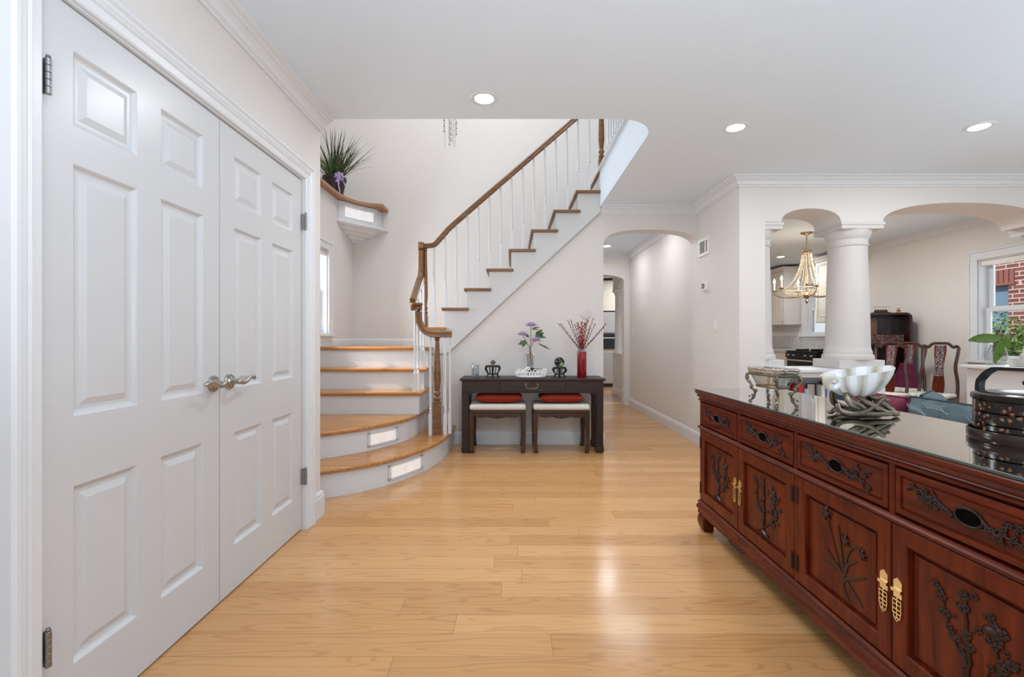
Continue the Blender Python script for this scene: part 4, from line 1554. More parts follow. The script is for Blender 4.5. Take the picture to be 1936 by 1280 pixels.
# white openwork dish with black bird and vase
t = thing('openwork_dish', (0.185, 4.52, ZT), 'white pierced coral-like dish below the purple flowers', 'dish')
m = MB()
m.lathe([(0.0, 0.0), (0.135, 0.0), (0.148, 0.006), (0.150, 0.014), (0.140, 0.018), (0.0, 0.018)], (0.185, 4.52, ZT + 0.0005), 32, 1.0, 0.55)
m.build('plate', M['white_cer'], t)
m = MB()
rnd = random.Random(3)
for i in range(15):
    a = PI + PI * (i + 0.5) / 15
    x = 0.185 + 0.132 * math.cos(a); y = 4.52 + 0.070 * math.sin(a)
    rr = 0.019
    ring = [(x + rr * math.cos(t_), y, ZT + 0.036 + rr * math.sin(t_)) for t_ in [2 * PI * k / 10 for k in range(11)]]
    m.tube(ring, 0.0058, 7)
    if i % 2 == 0:
        ring = [(x + 0.012 + rr * 0.8 * math.cos(t_), y + 0.004, ZT + 0.066 + rr * 0.8 * math.sin(t_)) for t_ in [2 * PI * k / 10 for k in range(11)]]
        m.tube(ring, 0.005, 7)
for sgn in (-1, 1):
    m.tube(smooth_curve([(0.185 + sgn * 0.13, 4.5, ZT + 0.012), (0.185 + sgn * 0.15, 4.5, ZT + 0.04), (0.185 + sgn * 0.135, 4.5, ZT + 0.062)], 4), [0.010, 0.010, 0.009, 0.008, 0.007, 0.006, 0.005, 0.004, 0.003], 6)
m.tube(smooth_curve([(0.10, 4.50, ZT + 0.02), (0.13, 4.49, ZT + 0.07), (0.155, 4.49, ZT + 0.095), (0.175, 4.49, ZT + 0.088)], 4), 0.012, 8)
m.build('pierced_rim', M['white_cer'], t)
m = MB()
m.tube(smooth_curve([(0.165, 4.505, ZT + 0.02), (0.17, 4.50, ZT + 0.065), (0.20, 4.495, ZT + 0.083), (0.235, 4.50, ZT + 0.06)], 4), [0.012, 0.016, 0.018, 0.018, 0.017, 0.016, 0.016, 0.015, 0.014, 0.012, 0.010, 0.008, 0.006], 8)
for k in range(6):
    m.tube([(0.12 + k * 0.03, 4.54, ZT + 0.078 + 0.006 * (k % 2)), (0.15 + k * 0.03, 4.54, ZT + 0.082)], 0.0035, 5)
m.build('black_filling', M['blackmat'], t)

t = thing('flower_vase', (0.185, 4.575, ZT + 0.0185), 'tall clear glass vase standing in the white dish', 'vase')
MB().lathe([(0.0, 0.0), (0.040, 0.0), (0.043, 0.01), (0.036, 0.08), (0.034, 0.14), (0.046, 0.215), (0.047, 0.217), (0.042, 0.217), (0.031, 0.14), (0.033, 0.08), (0.039, 0.012), (0.0, 0.012)], (0.185, 4.575, ZT + 0.0185), 28, sy=0.8).build('vase_body', M['vase_glass'], t)
fl = thing('flower_bouquet', (0.185, 4.575, ZT + 0.035), 'lilac blossoms with green leaves standing in the clear vase', 'flowers')
heads = [((0.190, 4.56, 1.235), 0.062), ((0.105, 4.56, 1.145), 0.052), ((0.235, 4.53, 1.085), 0.058)]
bs = Vector((0.185, 4.575, ZT + 0.045))
bundle = [(0.020, 0), (-0.018, 0), (0.0, 0.012)]
rnd = random.Random(11)
for (hc, hr), (ox, oy) in zip(heads, bundle):
    P = smooth_curve([bs + Vector((ox, oy, 0)), bs + Vector((-ox * 0.3, oy, 0.20)), bs + Vector(((hc[0] - bs.x) * 0.4, 0, 0.29)), Vector(hc)], 5)
    MB().tube(P, 0.0032, 6).build('stem', M['stem'], fl)
    m = MB()
    for ring, (cnt, tilt, ln) in enumerate(((13, 0.15, hr * 1.15), (11, 0.55, hr), (8, 1.0, hr * 0.75))):
        for i in range(cnt):
            a = 2 * PI * i / cnt + ring * 0.3
            d = Vector((math.cos(a) * math.cos(tilt), math.sin(a) * math.cos(tilt), math.sin(tilt) * 0.9))
            m.tube([Vector(hc), Vector(hc) + d * ln * 0.5, Vector(hc) + d * ln + Vector((0, 0, 0.006))], [0.005, 0.014, 0.004], 6, flat=0.35)
    m.build('blossom', M['petal'], fl)


def leafblade(m, p0, p1, w, sag=0.02, nrm=(0, -1, 0.3)):
    p0, p1 = Vector(p0), Vector(p1)
    d = p1 - p0
    L = d.length
    d.normalize()
    nn = Vector(nrm); s = d.cross(nn).normalized(); u = s.cross(d)
    v, f = [], []
    n = 10
    for i in range(n + 1):
        t = i / n
        ww = w * math.sin(PI * min(1, t * 0.92 + 0.04)) ** 0.8 * (1 - 0.3 * t)
        c_ = p0 + d * L * t - Vector((0, 0, sag * math.sin(PI * t * 0.5) * t)) + u * 0.1 * w
        v += [c_ - s * ww + u * ww * 0.2, c_, c_ + s * ww + u * ww * 0.2]
    for i in range(n):
        a_ = i * 3
        f += [(a_, a_ + 1, a_ + 4, a_ + 3), (a_ + 1, a_ + 2, a_ + 5, a_ + 4)]
    m.add(v, f, True)


m = MB()
for p0, p1, w in (((0.23, 4.56, 1.11), (0.32, 4.56, 1.18), 0.028), ((0.24, 4.56, 1.13), (0.30, 4.54, 1.21), 0.028), ((0.25, 4.56, 1.13), (0.34, 4.56, 1.13), 0.018),
                  ((0.15, 4.56, 1.06), (0.08, 4.56, 1.09), 0.026), ((0.15, 4.56, 1.06), (0.06, 4.55, 1.065), 0.018), ((0.14, 4.56, 1.07), (0.10, 4.55, 1.035), 0.016),
                  ((0.26, 4.55, 1.06), (0.39, 4.55, 1.005), 0.010), ((0.16, 4.56, 1.12), (0.11, 4.56, 1.175), 0.010), ((0.20, 4.56, 1.21), (0.28, 4.56, 1.235), 0.009), ((0.20, 4.56, 1.2), (0.27, 4.56, 1.212), 0.008), ((0.15, 4.56, 1.15), (0.17, 4.56, 1.13), 0.01)):
    leafblade(m, p0, p1, w, 0.01)
m.build('leaves', M['leaf'], fl, recalc=False)

# red vase with willow
vx, vy = 0.695, 4.53
t = thing('red_vase', (vx, vy, ZT), 'tall red beaded cylinder vase at the right end of the console', 'vase')
MB().lathe([(0.0, 0.0), (0.043, 0.0), (0.046, 0.004), (0.046, 0.245), (0.044, 0.255), (0.040, 0.255), (0.041, 0.235), (0.041, 0.01), (0.0, 0.01)], (vx, vy, ZT), 32).build('vase_body', M['redvase'], t)
MB().lathe([(0.041, 0.0), (0.0445, 0.0), (0.0445, 0.022), (0.041, 0.022), (0.041, 0.0)], (vx, vy, ZT + 0.2555), 32).build('glass_rim', M['vase_glass'], t)
wl = thing('willow_branches', (vx, vy, ZT + 0.02), 'dark budded willow twigs with red berries fanned out of the red vase', 'branches')
rnd = random.Random(21)
tips = [(-0.235, 0.50), (-0.205, 0.50), (-0.135, 0.53), (-0.110, 0.535), (-0.07, 0.49), (-0.035, 0.51), (0.005, 0.52), (0.05, 0.53), (0.035, 0.51), (0.115, 0.55), (0.13, 0.50), (0.235, 0.50), (0.215, 0.47), (0.09, 0.47), (-0.01, 0.47)]
for i, (dx, zt) in enumerate(tips):
    m = MB()
    dy = rnd.uniform(-0.06, 0.06)
    P = smooth_curve([(vx - dx * 0.12, vy - dy * 0.2, ZT + 0.03), (vx + dx * 0.12, vy + dy * 0.1, ZT + 0.27), (vx + dx * 0.5, vy + dy * 0.5, ZT + 0.27 + (zt - 0.27) * 0.52 + 0.0), (vx + dx, vy + dy, ZT + zt * 1.06)], 8)
    m.tube(P, [0.0024 - 0.001 * k / len(P) for k in range(len(P))], 5)
    for k in range(9, len(P), 1):
        s_ = 1 if k % 2 else -1
        p = P[k]
        m.ball((p.x + s_ * 0.005, p.y, p.z + 0.003), 0.0050, 6, 4, (0.8, 0.8, 1.3))
    br_ = m.build('twig', M['twig'] if i % 4 else M['catkin_dk'], wl)
    if i in (5, 6, 7, 8, 14):
        q = MB()
        for k in range(9, len(P)):
            for e in range(3):
                q.ball((P[k].x + rnd.uniform(-0.012, 0.012), P[k].y + rnd.uniform(-0.01, 0.01), P[k].z + rnd.uniform(-0.008, 0.008)), 0.005, 6, 4)
        q.build('berries', M['redberry'], br_)

# ------------------------------------------------------------------ carved sideboard
SX, SY0, SLEN, SD = 1.10, 2.66, 1.79, 0.45   # front plane x, far end y, length (towards the viewer), depth
sb = thing('sideboard', (SX + SD / 2, SY0 - SLEN / 2, 0), 'carved reddish rosewood sideboard with glass top along the right', 'sideboard')
TS = Matrix(((0, 0, -1, SX), (-1, 0, 0, SY0), (0, 1, 0, 0), (0, 0, 0, 1)))
x0, x1, y0, y1 = SX, SX + SD, SY0 - SLEN, SY0
m = MB()
m.box(x0 + 0.03, x1, y0, y1, 0.165, 0.745)
m.build('body', M['rose_h'], sb)
# glass top on the wood top
MB().box(x0 - 0.020, x1 + 0.015, y0 - 0.02, y1 + 0.020, 0.795, 0.808).build('wood_top', M['rose_h'], sb)
gt = MB().box(x0 - 0.022, x1 + 0.018, y0 - 0.022, y1 + 0.022, 0.8085, 0.816).build('glass_top', M['topglass'], sb, bevel=0.002)
MB().sweep([(x0 - 0.0221, y0 - 0.02), (x0 - 0.0221, y1 + 0.0221), (x1 + 0.018, y1 + 0.0221)], [(0, 0.8095), (0.0012, 0.8095), (0.0012, 0.815), (0, 0.815)], 1).build('glass_edge', M['glassedge'], sb)
# cornice mouldings: out measured from the front plane
path = [(x1, y1), (x0, y1), (x0, y0), (x1, y0)]
CORN = [(-0.02, 0.808), (0.018, 0.808), (0.022, 0.802), (0.022, 0.796), (0.018, 0.790), (0.012, 0.788), (0.012, 0.784), (0.014, 0.780), (0.013, 0.774), (0.006, 0.768), (0.001, 0.766), (0.002, 0.762), (0.008, 0.758), (0.008, 0.752), (0.003, 0.748), (-0.02, 0.746)]
MB().sweep(path, CORN, -1).build('cornice', M['rose_h'], sb)
RAILP = [(-0.02, 0.604), (0.004, 0.604), (0.009, 0.600), (0.011, 0.594), (0.008, 0.588), (0.003, 0.586), (0.003, 0.582), (-0.02, 0.580)]
MB().sweep(path, RAILP, -1).build('mid_rail', M['rose_h'], sb)
BASEP = [(-0.03, 0.170), (0.002, 0.170), (0.010, 0.164), (0.010, 0.156), (0.006, 0.150), (0.012, 0.144), (0.016, 0.134), (0.016, 0.124), (0.010, 0.118), (0.008, 0.108), (0.010, 0.094), (0.004, 0.088), (-0.02, 0.088)]
MB().sweep(path, BASEP, -1).build('base_moulding', M['rose_h'], sb)
m = MB(TS)
for k in range(7):
    m.ball((SLEN / 4 + (k - 3) * 0.022, 0.094 + 0.003 * math.cos(k * 2), 0.010), 0.009, 8, 5, (1, 0.8, 0.8))
m.build('apron_carving', M['rose_dk'], sb)
for (u, wq) in ((0, 0), (SLEN - 0.075, 0), (0, 1), (SLEN - 0.075, 1)):
    m = MB(TS)
    w1 = 0.010 if not wq else -SD + 0.07
    pr = [(0.088, 0.0), (0.075, 0.004), (0.05, 0.006), (0.025, 0.0), (0.008, -0.008), (0.0, -0.012)]
    v, f = [], []
    for z, o in pr:
        v += [(u - o * 0.6, z, w1 + o), (u + 0.068 + o, z, w1 + o), (u + 0.068 + o, z, w1 - 0.062), (u - o * 0.6, z, w1 - 0.062)]
    for i in range(len(pr) - 1):
        for k in range(4):
            f.append((i * 4 + k, i * 4 + (k + 1) % 4, i * 4 + 4 + (k + 1) % 4, i * 4 + 4 + k))
    f += [(0, 1, 2, 3), tuple(range((len(pr) - 1) * 4, len(pr) * 4))]
    m.add(v, f)
    m.build('foot', M['rose'], sb, bevel=0.004)
# front stiles between the units
m = MB(TS)
UW = SLEN / 4
m.box(0.0, 0.008, 0.17, 0.75, -0.03, 0.0); m.box(SLEN - 0.008, SLEN, 0.17, 0.75, -0.03, 0.0)
for k in (1, 2, 3):
    m.box(k * UW - 0.010, k * UW + 0.010, 0.60, 0.75, -0.03, -0.001)
m.box(2 * UW - 0.008, 2 * UW + 0.008, 0.17, 0.60, -0.03, -0.001)
m.build('stiles', M['rose'], sb)


def flower(m, u, v, w, r, rnd):
    n = 5
    a0 = rnd.uniform(0, 6)
    for i in range(n):
        a = a0 + 2 * PI * i / n
        m.ball((u + r * 0.62 * math.cos(a), v + r * 0.62 * math.sin(a), w + 0.002), r * 0.5, 7, 4, (1, 1, 0.55))
    m.ball((u, v, w + 0.004), r * 0.28, 6, 4)


def branch(m, pts, w, r0, r1, rnd, fl=0.010, nf=4, twigs=3, lvl=0):
    P = smooth_curve([(a, b, w) for a, b in pts], 5)
    P = [p + Vector((rnd.uniform(-1, 1) * r0 * 0.5, rnd.uniform(-1, 1) * r0 * 0.5, 0)) for p in P]
    n = len(P)
    m.tube(P, [r0 + (r1 - r0) * i / (n - 1) for i in range(n)], 6)
    for k in range(nf):
        i = int(n * (0.25 + 0.75 * (k + rnd.random() * 0.6) / nf)); i = min(i, n - 1)
        flower(m, P[i].x + rnd.uniform(-1, 1) * fl * 0.9, P[i].y + rnd.uniform(-1, 1) * fl * 0.9, w, fl * rnd.uniform(0.7, 1.1), rnd)
    for k in range(twigs):
        i = int(n * (0.2 + 0.7 * (k + 0.5) / max(1, twigs)))
        d = (P[min(i + 1, n - 1)] - P[i - 1]).normalized()
        ang = rnd.choice((-1, 1)) * rnd.uniform(0.5, 1.1)
        dd = Vector((d.x * math.cos(ang) - d.y * math.sin(ang), d.x * math.sin(ang) + d.y * math.cos(ang), 0))
        L = fl * rnd.uniform(2.0, 3.6)
        q = P[i] + dd * L
        m.tube([P[i], P[i] + dd * L * 0.5 + Vector((0, 0.003, 0)), q], [r1 * 1.2, r1, r1 * 0.7], 5)
        if rnd.random() < 0.8: flower(m, q.x, q.y, w, fl * rnd.uniform(0.5, 0.8), rnd)


DZ0, DZ1 = 0.612, 0.740
for k in range(4):
    u0, u1 = k * UW + 0.014, (k + 1) * UW - 0.014
    m = MB(TS)
    q = lambda d, w: (u0 + d, u1 - d, DZ0 + d, DZ1 - d, w)
    m.nest([q(0, -0.012), q(0, 0.0), q(0.002, 0.002), q(0.016, 0.002), q(0.018, -0.004), q(0.021, -0.004), q(0.024, 0.000), q(0.026, 0.000)])
    dr = m.build('drawer', M['rose_h'], sb, recalc=False)
    cu, cv = (u0 + u1) / 2, (DZ0 + DZ1) / 2 + 0.002
    m = MB(TS)
    # raised lip of the finger pull and its dark hollow
    ring = [(cu + 0.034 * math.cos(a), cv + 0.021 * math.sin(a) + 0.001, 0.003) for a in [2 * PI * i / 20 for i in range(21)]]
    m.tube(ring, 0.0035, 6)
    m.build('pull_rim', M['rose_dk'], dr)
    m = MB(TS)
    n = 24
    v = [(cu, cv, 0.0015)] + [(cu + 0.032 * math.cos(2 * PI * i / n), cv + 0.020 * math.sin(2 * PI * i / n), 0.0015) for i in range(n)]
    m.add(v, [(0, 1 + i, 1 + (i + 1) % n) for i in range(n)])
    m.build('finger_hole', M['hollow'], dr)
    rnd = random.Random(40 + k)
    m = MB(TS)
    fl = 0.0078
    branch(m, [(cu - 0.035, cv - 0.012), (cu - 0.075, cv + 0.010), (cu - 0.115, cv + 0.018), (cu - 0.150, cv + 0.028)], 0.002, 0.005, 0.002, rnd, fl, 8, 5)
    branch(m, [(cu - 0.065, cv + 0.004), (cu - 0.10, cv - 0.004), (cu - 0.13, cv + 0.004)], 0.002, 0.003, 0.0015, rnd, fl, 4, 3)
    branch(m, [(cu + 0.030, cv + 0.008), (cu + 0.055, cv - 0.012), (cu + 0.10, cv - 0.012), (cu + 0.150, cv - 0.032)], 0.002, 0.005, 0.002, rnd, fl, 9, 5)
    branch(m, [(cu + 0.060, cv - 0.006), (cu + 0.09, cv + 0.014), (cu + 0.135, cv + 0.008)], 0.002, 0.003, 0.0015, rnd, fl, 5, 4)
    m.tube(smooth_curve([(cu - 0.04, cv - 0.012, 0.002), (cu, cv - 0.022, 0.002), (cu + 0.04, cv - 0.014, 0.002)], 4), 0.0028, 6)
    m.build('carving', M['rose_dk'], dr)

VZ0, VZ1 = 0.176, 0.578
for k in range(4):
    u0, u1 = k * UW + (0.010 if k in (0, 2) else 0.002), (k + 1) * UW - (0.010 if k in (1, 3) else 0.002)
    m = MB(TS)
    q = lambda d, w: (u0 + d, u1 - d, VZ0 + d, VZ1 - d, w)
    s = 0.047
    m.nest([q(0, -0.02), q(0, 0.0), q(0.003, 0.002), q(s, 0.002), q(s + 0.003, -0.002), q(s + 0.005, -0.017), q(s + 0.015, -0.017), q(s + 0.017, -0.008), q(s + 0.021, -0.007), q(s + 0.023, -0.011), q(s + 0.03, -0.011)])
    dm = M['rose'] if k != 3 else M['rose']
    do = m.build('cabinet_door', dm, sb, recalc=False)
    rnd = random.Random(70 + k)
    cu, cv = (u0 + u1) / 2, (VZ0 + VZ1) / 2
    W = -0.010
    m = MB(TS)
    if k in (0, 1, 3):
        s_ = 1 if k != 0 else 0.95
        branch(m, [(cu - 0.02 * s_, cv - 0.125), (cu - 0.005, cv - 0.05), (cu - 0.015, cv + 0.04), (cu - 0.01, cv + 0.118)], W, 0.0075, 0.002, rnd, 0.011, 9, 5)
        branch(m, [(cu - 0.012, cv - 0.06), (cu - 0.055, cv - 0.01), (cu - 0.07, cv + 0.05), (cu - 0.085, cv + 0.095)], W, 0.005, 0.002, rnd, 0.010, 7, 4)
        branch(m, [(cu - 0.01, cv - 0.10), (cu + 0.045, cv - 0.055), (cu + 0.075, cv - 0.02), (cu + 0.10, cv + 0.02)], W, 0.006, 0.002, rnd, 0.011, 7, 5)
        branch(m, [(cu + 0.06, cv - 0.03), (cu + 0.055, cv + 0.03), (cu + 0.072, cv + 0.078)], W, 0.004, 0.002, rnd, 0.012, 6, 4)
        m.tube(smooth_curve([(cu - 0.06, cv - 0.13, W), (cu - 0.02, cv - 0.115, W), (cu + 0.03, cv - 0.135, W)], 4), [0.004] * 4 + [0.009] * 4 + [0.004], 6)
        # a small bird
        m.ball((cu + 0.045, cv + 0.055, W), 0.016, 8, 6, (1.3, 0.7, 0.5))
        m.ball((cu + 0.064, cv + 0.066, W), 0.008, 8, 6)
    else:
        base = (cu + 0.02, cv - 0.06)
        def bl(pts, w0):
            P = smooth_curve([(a, b, W) for a, b in pts], 5)
            n = len(P)
            m.tube(P, [w0 * (0.35 + 0.65 * math.sin(PI * (0.12 + 0.8 * i / (n - 1)))) for i in range(n)], 6, flat=0.5, up=(0, 0, 1))
        bl([base, (cu + 0.005, cv + 0.01), (cu - 0.01, cv + 0.10)], 0.006)
        bl([base, (cu + 0.03, cv + 0.01), (cu + 0.055, cv + 0.05), (cu + 0.095, cv + 0.068)], 0.006)
        bl([base, (cu + 0.035, cv - 0.015), (cu + 0.075, cv + 0.015)], 0.0055)
        bl([base, (cu - 0.02, cv - 0.04), (cu - 0.07, cv - 0.005)], 0.006)
        bl([(cu + 0.02, cv - 0.07), (cu + 0.05, cv - 0.055), (cu + 0.11, cv - 0.02)], 0.0055)
        bl([(cu + 0.015, cv - 0.07), (cu + 0.05, cv - 0.085), (cu + 0.10, cv - 0.12)], 0.006)
        bl([base, (cu + 0.015, cv - 0.10), (cu + 0.05, cv - 0.145)], 0.007)
        bl([(cu - 0.02, cv - 0.06), (cu - 0.06, cv - 0.055), (cu - 0.09, cv - 0.06)], 0.004)
        m.tube(smooth_curve([(cu, cv - 0.05, W), (cu - 0.03, cv + 0.03, W), (cu - 0.06, cv + 0.095, W)], 4), 0.0022, 6)
        for (fu, fv, sc) in ((cu - 0.068, cv + 0.118, 1.3), (cu + 0.025, cv + 0.062, 1.0), (cu + 0.098, cv + 0.048, 0.9)):
            for i in range(6):
                a = i * PI / 3 + 0.3
                m.tube([(fu, fv, W + 0.002), (fu + 0.012 * sc * math.cos(a), fv + 0.012 * sc * math.sin(a), W + 0.004), (fu + 0.022 * sc * math.cos(a), fv + 0.022 * sc * math.sin(a), W)], [0.003, 0.005 * sc, 0.0015], 6, flat=0.5, up=(0, 0, 1))
    m.build('carving', M['rose_dk'], do)
    # brass latch half
    if k in (0, 1, 2, 3):
        side = -1 if k in (0, 2) else 1      # latch sits on the meeting edge
        e = (u1 - 0.022) if side < 0 else (u0 + 0.022)
        m = MB(TS)
        z = 0.384
        m.box(e - 0.014, e + 0.014, z - 0.012, z + 0.034, 0.002, 0.004)
        m.prism([(e - 0.014, z + 0.034), (e + 0.014, z + 0.034), (e, z + 0.046)], 0.002, 0.004)
        m.box(e - 0.016, e + 0.016, z + 0.004, z + 0.014, 0.004, 0.010)
        # pierced drop plate (character-like fretwork)
        for (a, b, c_, d_) in ((-0.015, -0.020, 0.015, -0.016), (-0.015, -0.032, 0.015, -0.029), (-0.012, -0.046, 0.012, -0.042), (-0.015, -0.058, 0.015, -0.054), (-0.010, -0.070, 0.010, -0.066)):
            m.box(e + a, e + c_, z + b, z + d_, 0.004, 0.007)
        for (a, b, zt, zb) in ((-0.015, -0.012, -0.016, -0.058), (0.012, 0.015, -0.016, -0.058), (-0.002, 0.002, -0.012, -0.066)):
            m.box(e + a, e + b, z + zb, z + zt, 0.004, 0.0064)
        m.tube([(e - 0.012, z - 0.058, 0.005), (e - 0.010, z - 0.068, 0.005), (e, z - 0.078, 0.005), (e + 0.010, z - 0.068, 0.005), (e + 0.012, z - 0.058, 0.005)], 0.0025, 6)
        m.build('latch', M['brass'], do)
    he = (u0 + 0.005) if k in (0, 2) else (u1 - 0.005)
    for z in (0.245, 0.505):
        m = MB(TS)
        m.tube([(he, z - 0.032, 0.003), (he, z + 0.032, 0.003)], 0.0055, 8)
        m.build('hinge', M['blackmat'], do)

# ------------------------------------------------------------------ things on the sideboard
ZS = 0.8163
# footed silver basket
bx, by = 1.145, 2.00
t = thing('silver_basket', (bx, by, ZS), 'ornate silver footed glass basket at the far end of the sideboard', 'basket', rz=0.10)
T = Matrix.Translation((bx, by, ZS)) @ Matrix.Rotation(0.10, 4, 'Z')


def oct_ring(m, z, ax, ay, rad, ch=0.25):
    pts = [(ax, -ay * (1 - ch)), (ax, ay * (1 - ch)), (ax * (1 - ch), ay), (-ax * (1 - ch), ay), (-ax, ay * (1 - ch)), (-ax, -ay * (1 - ch)), (-ax * (1 - ch), -ay), (ax * (1 - ch), -ay), (ax, -ay * (1 - ch))]
    m.tube([(p[0], p[1], z) for p in pts], rad, 8)


m = MB(T)
lv = [(0.080, 0.036, 0.070), (0.118, 0.050, 0.092), (0.135, 0.055, 0.104)]
v, f = [], []
for z, ax, ay in lv:
    for i in range(24):
        a = 2 * PI * i / 24
        cx_ = abs(math.cos(a)) ** 0.5 * (1 if math.cos(a) >= 0 else -1); sx_ = abs(math.sin(a)) ** 0.5 * (1 if math.sin(a) >= 0 else -1)
        v.append((ax * cx_, ay * sx_, z))
for i in range(2):
    for k in range(24):
        f.append((i * 24 + k, i * 24 + (k + 1) % 24, i * 24 + 24 + (k + 1) % 24, i * 24 + 24 + k))
f.append(tuple(range(24)))
m.add(v, f, True)
m.build('glass_bowl', M['bowl_glass'], t)
m = MB(T)
oct_ring(m, 0.135, 0.055, 0.104, 0.005)
oct_ring(m, 0.082, 0.036, 0.070, 0.005)
m.build('frame_ring', M['silver'], t)
m = MB(T)
oct_ring(m, 0.150, 0.056, 0.106, 0.0055, 0.3)
oct_ring(m, 0.160, 0.058, 0.110, 0.005, 0.3)
rnd = random.Random(8)
for ring, (z, s) in enumerate(((0.150, 1.0), (0.160, 1.04))):
    n = 44
    for i in range(n):
        a = 2 * PI * i / n
        cx_ = abs(math.cos(a)) ** 0.5 * (1 if math.cos(a) >= 0 else -1); sx_ = abs(math.sin(a)) ** 0.5 * (1 if math.sin(a) >= 0 else -1)
        m.ball((0.057 * s * cx_, 0.107 * s * sx_, z + rnd.uniform(-0.003, 0.003)), 0.0068, 6, 4)
m.build('filigree_rim', M['silver_hi'], t)
for (sx_, sy_) in ((1, 1), (1, -1), (-1, 1), (-1, -1)):
    m = MB(T)
    ax, ay = 0.038 * sx_, 0.080 * sy_
    P = smooth_curve([(ax * 1.3, ay * 1.22, 0.135), (ax * 1.45, ay * 1.32, 0.115), (ax * 1.1, ay * 1.06, 0.085), (ax * 1.15, ay * 1.08, 0.070), (ax * 0.8, ay * 0.95, 0.055), (ax * 0.9, ay * 0.98, 0.030), (ax * 1.1, ay * 1.1, 0.012), (ax * 1.25, ay * 1.2, 0.004)], 4)
    m.tube(P, [0.0055 + 0.0012 * math.sin(k * 1.3) for k in range(len(P))], 8)
    for (q, z, rr) in ((1.45, 0.118, 0.008), (0.75, 0.058, 0.0075), (1.0, 0.036, 0.007), (1.2, 0.009, 0.0085), (1.1, 0.078, 0.008), (1.28, 0.030, 0.005)):
        m.ball((ax * q, ay * (0.6 + 0.4 * q), z), rr, 8, 6)
    m.build('foot', M['silver'], t)

# shell bowl on its base
hx, hy = 1.325, 1.745
t = thing('shell_bowl', (hx, hy, ZS), 'large striped seashell bowl on a silver wave-shaped base', 'bowl')
TB = Matrix.Translation((hx, hy, ZS)) @ Matrix.Rotation(R(4), 4, 'Z')


def shell_mesh():
    m = MB(TB)
    nt_, nr = 96, 16
    A, B, Dp, ZR = 0.132, 0.088, 0.098, 0.168
    ribs = []
    v, f = [], []

    def P(t, rr, inner):
        c, s = math.cos(t), math.sin(t)
        # ribs fan out from the hinge at the left end
        hxg, hyg = -A * 0.95, 0.0
        px, py = A * c, B * s
        ang = math.atan2(py - hyg, px - hxg)
        rip = math.cos(ang * 19)
        q = 1 + 0.005 * rip * rr
        x = A * c * rr * q
        y = B * s * rr * q
        z = ZR - Dp * (1 - rr ** 2.6) ** 0.75
        z += 0.020 * (x / A) * rr + 0.0015 * rip * (rr ** 4)
        if inner:
            z = z + 0.006 * (1 - rr); x *= 0.955; y *= 0.94
        return (x, y, z), 0.5 + 0.5 * rip
    for inner in (False, True):
        for j in range(nr + 1):
            rr = 0.04 + 0.96 * j / nr
            for i in range(nt_):
                p, rb = P(2 * PI * i / nt_, rr, inner)
                v.append(p); ribs.append(rb)
    S_ = nt_ * (nr + 1)
    for base in (0, S_):
        for j in range(nr):
            for i in range(nt_):
                i2 = (i + 1) % nt_
                q = (base + j * nt_ + i, base + j * nt_ + i2, base + (j + 1) * nt_ + i2, base + (j + 1) * nt_ + i)
                f.append(q)
        f.append(tuple(base + i for i in range(nt_)))
    for i in range(nt_):
        i2 = (i + 1) % nt_
        f.append((nr * nt_ + i, nr * nt_ + i2, S_ + nr * nt_ + i2, S_ + nr * nt_ + i))
    m.add(v, f, True)
    o = m.build('shell', M['shell'], t)
    at = o.data.attributes.new('rib', 'FLOAT', 'POINT')
    for i, rb in enumerate(ribs):
        at.data[i].value = rb
    return o


shell_mesh()
m = MB(TB)
P = []
for i in range(26):
    q = i / 25
    a = -0.6 + q * 3.2 * PI
    rr = 0.030 * (1 - 0.75 * q)
    P.append((-0.118 + rr * math.cos(a) * 0.9, -0.01 - 0.028 * q, 0.128 + rr * math.sin(a)))
m.tube(P, [0.022 - 0.014 * i / 25 for i in range(26)], 10)
o = m.build('shell_curl', M['shell'], t)
at = o.data.attributes.new('rib', 'FLOAT', 'POINT')
for i in range(len(o.data.vertices)): at.data[i].value = 0.5 + 0.5 * math.sin(i * 0.05)
m = MB(TB)
swirls = [
    [(-0.110, -0.035, 0.050), (-0.105, -0.045, 0.022), (-0.06, -0.060, 0.008), (0.00, -0.055, 0.030), (0.05, -0.045, 0.060), (0.08, -0.03, 0.075)],
    [(-0.100, -0.02, 0.012), (-0.05, -0.055, 0.016), (0.00, -0.062, 0.008), (0.06, -0.06, 0.010), (0.10, -0.05, 0.008)],
    [(-0.07, -0.03, 0.090), (-0.07, -0.045, 0.060), (-0.03, -0.055, 0.035), (0.01, -0.050, 0.012)],
    [(-0.03, -0.03, 0.075), (0.00, -0.045, 0.055), (0.03, -0.055, 0.035), (0.075, -0.050, 0.020), (0.105, -0.04, 0.030)],
    [(-0.08, 0.03, 0.085), (-0.05, 0.05, 0.04), (0.01, 0.055, 0.02), (0.07, 0.04, 0.05), (0.08, 0.02, 0.08)],
    [(-0.10, 0.01, 0.010), (-0.04, 0.05, 0.012), (0.04, 0.055, 0.010), (0.10, 0.02, 0.010)],
    [(0.03, -0.02, 0.078), (0.07, -0.035, 0.050), (0.095, -0.045, 0.022)],
    [(-0.04, 0.0, 0.070), (-0.02, -0.02, 0.045), (0.03, -0.01, 0.045), (0.05, 0.0, 0.072)],
]
for q, pts in enumerate(swirls):
    pts = [(a, b, max(c, 0.0145)) for a, b, c in pts]
    P = smooth_curve(pts, 5)
    n = len(P)
    m.tube(P, [0.006 + 0.010 * math.sin(PI * (0.08 + 0.84 * i / (n - 1))) for i in range(n)], 9, flat=0.7)
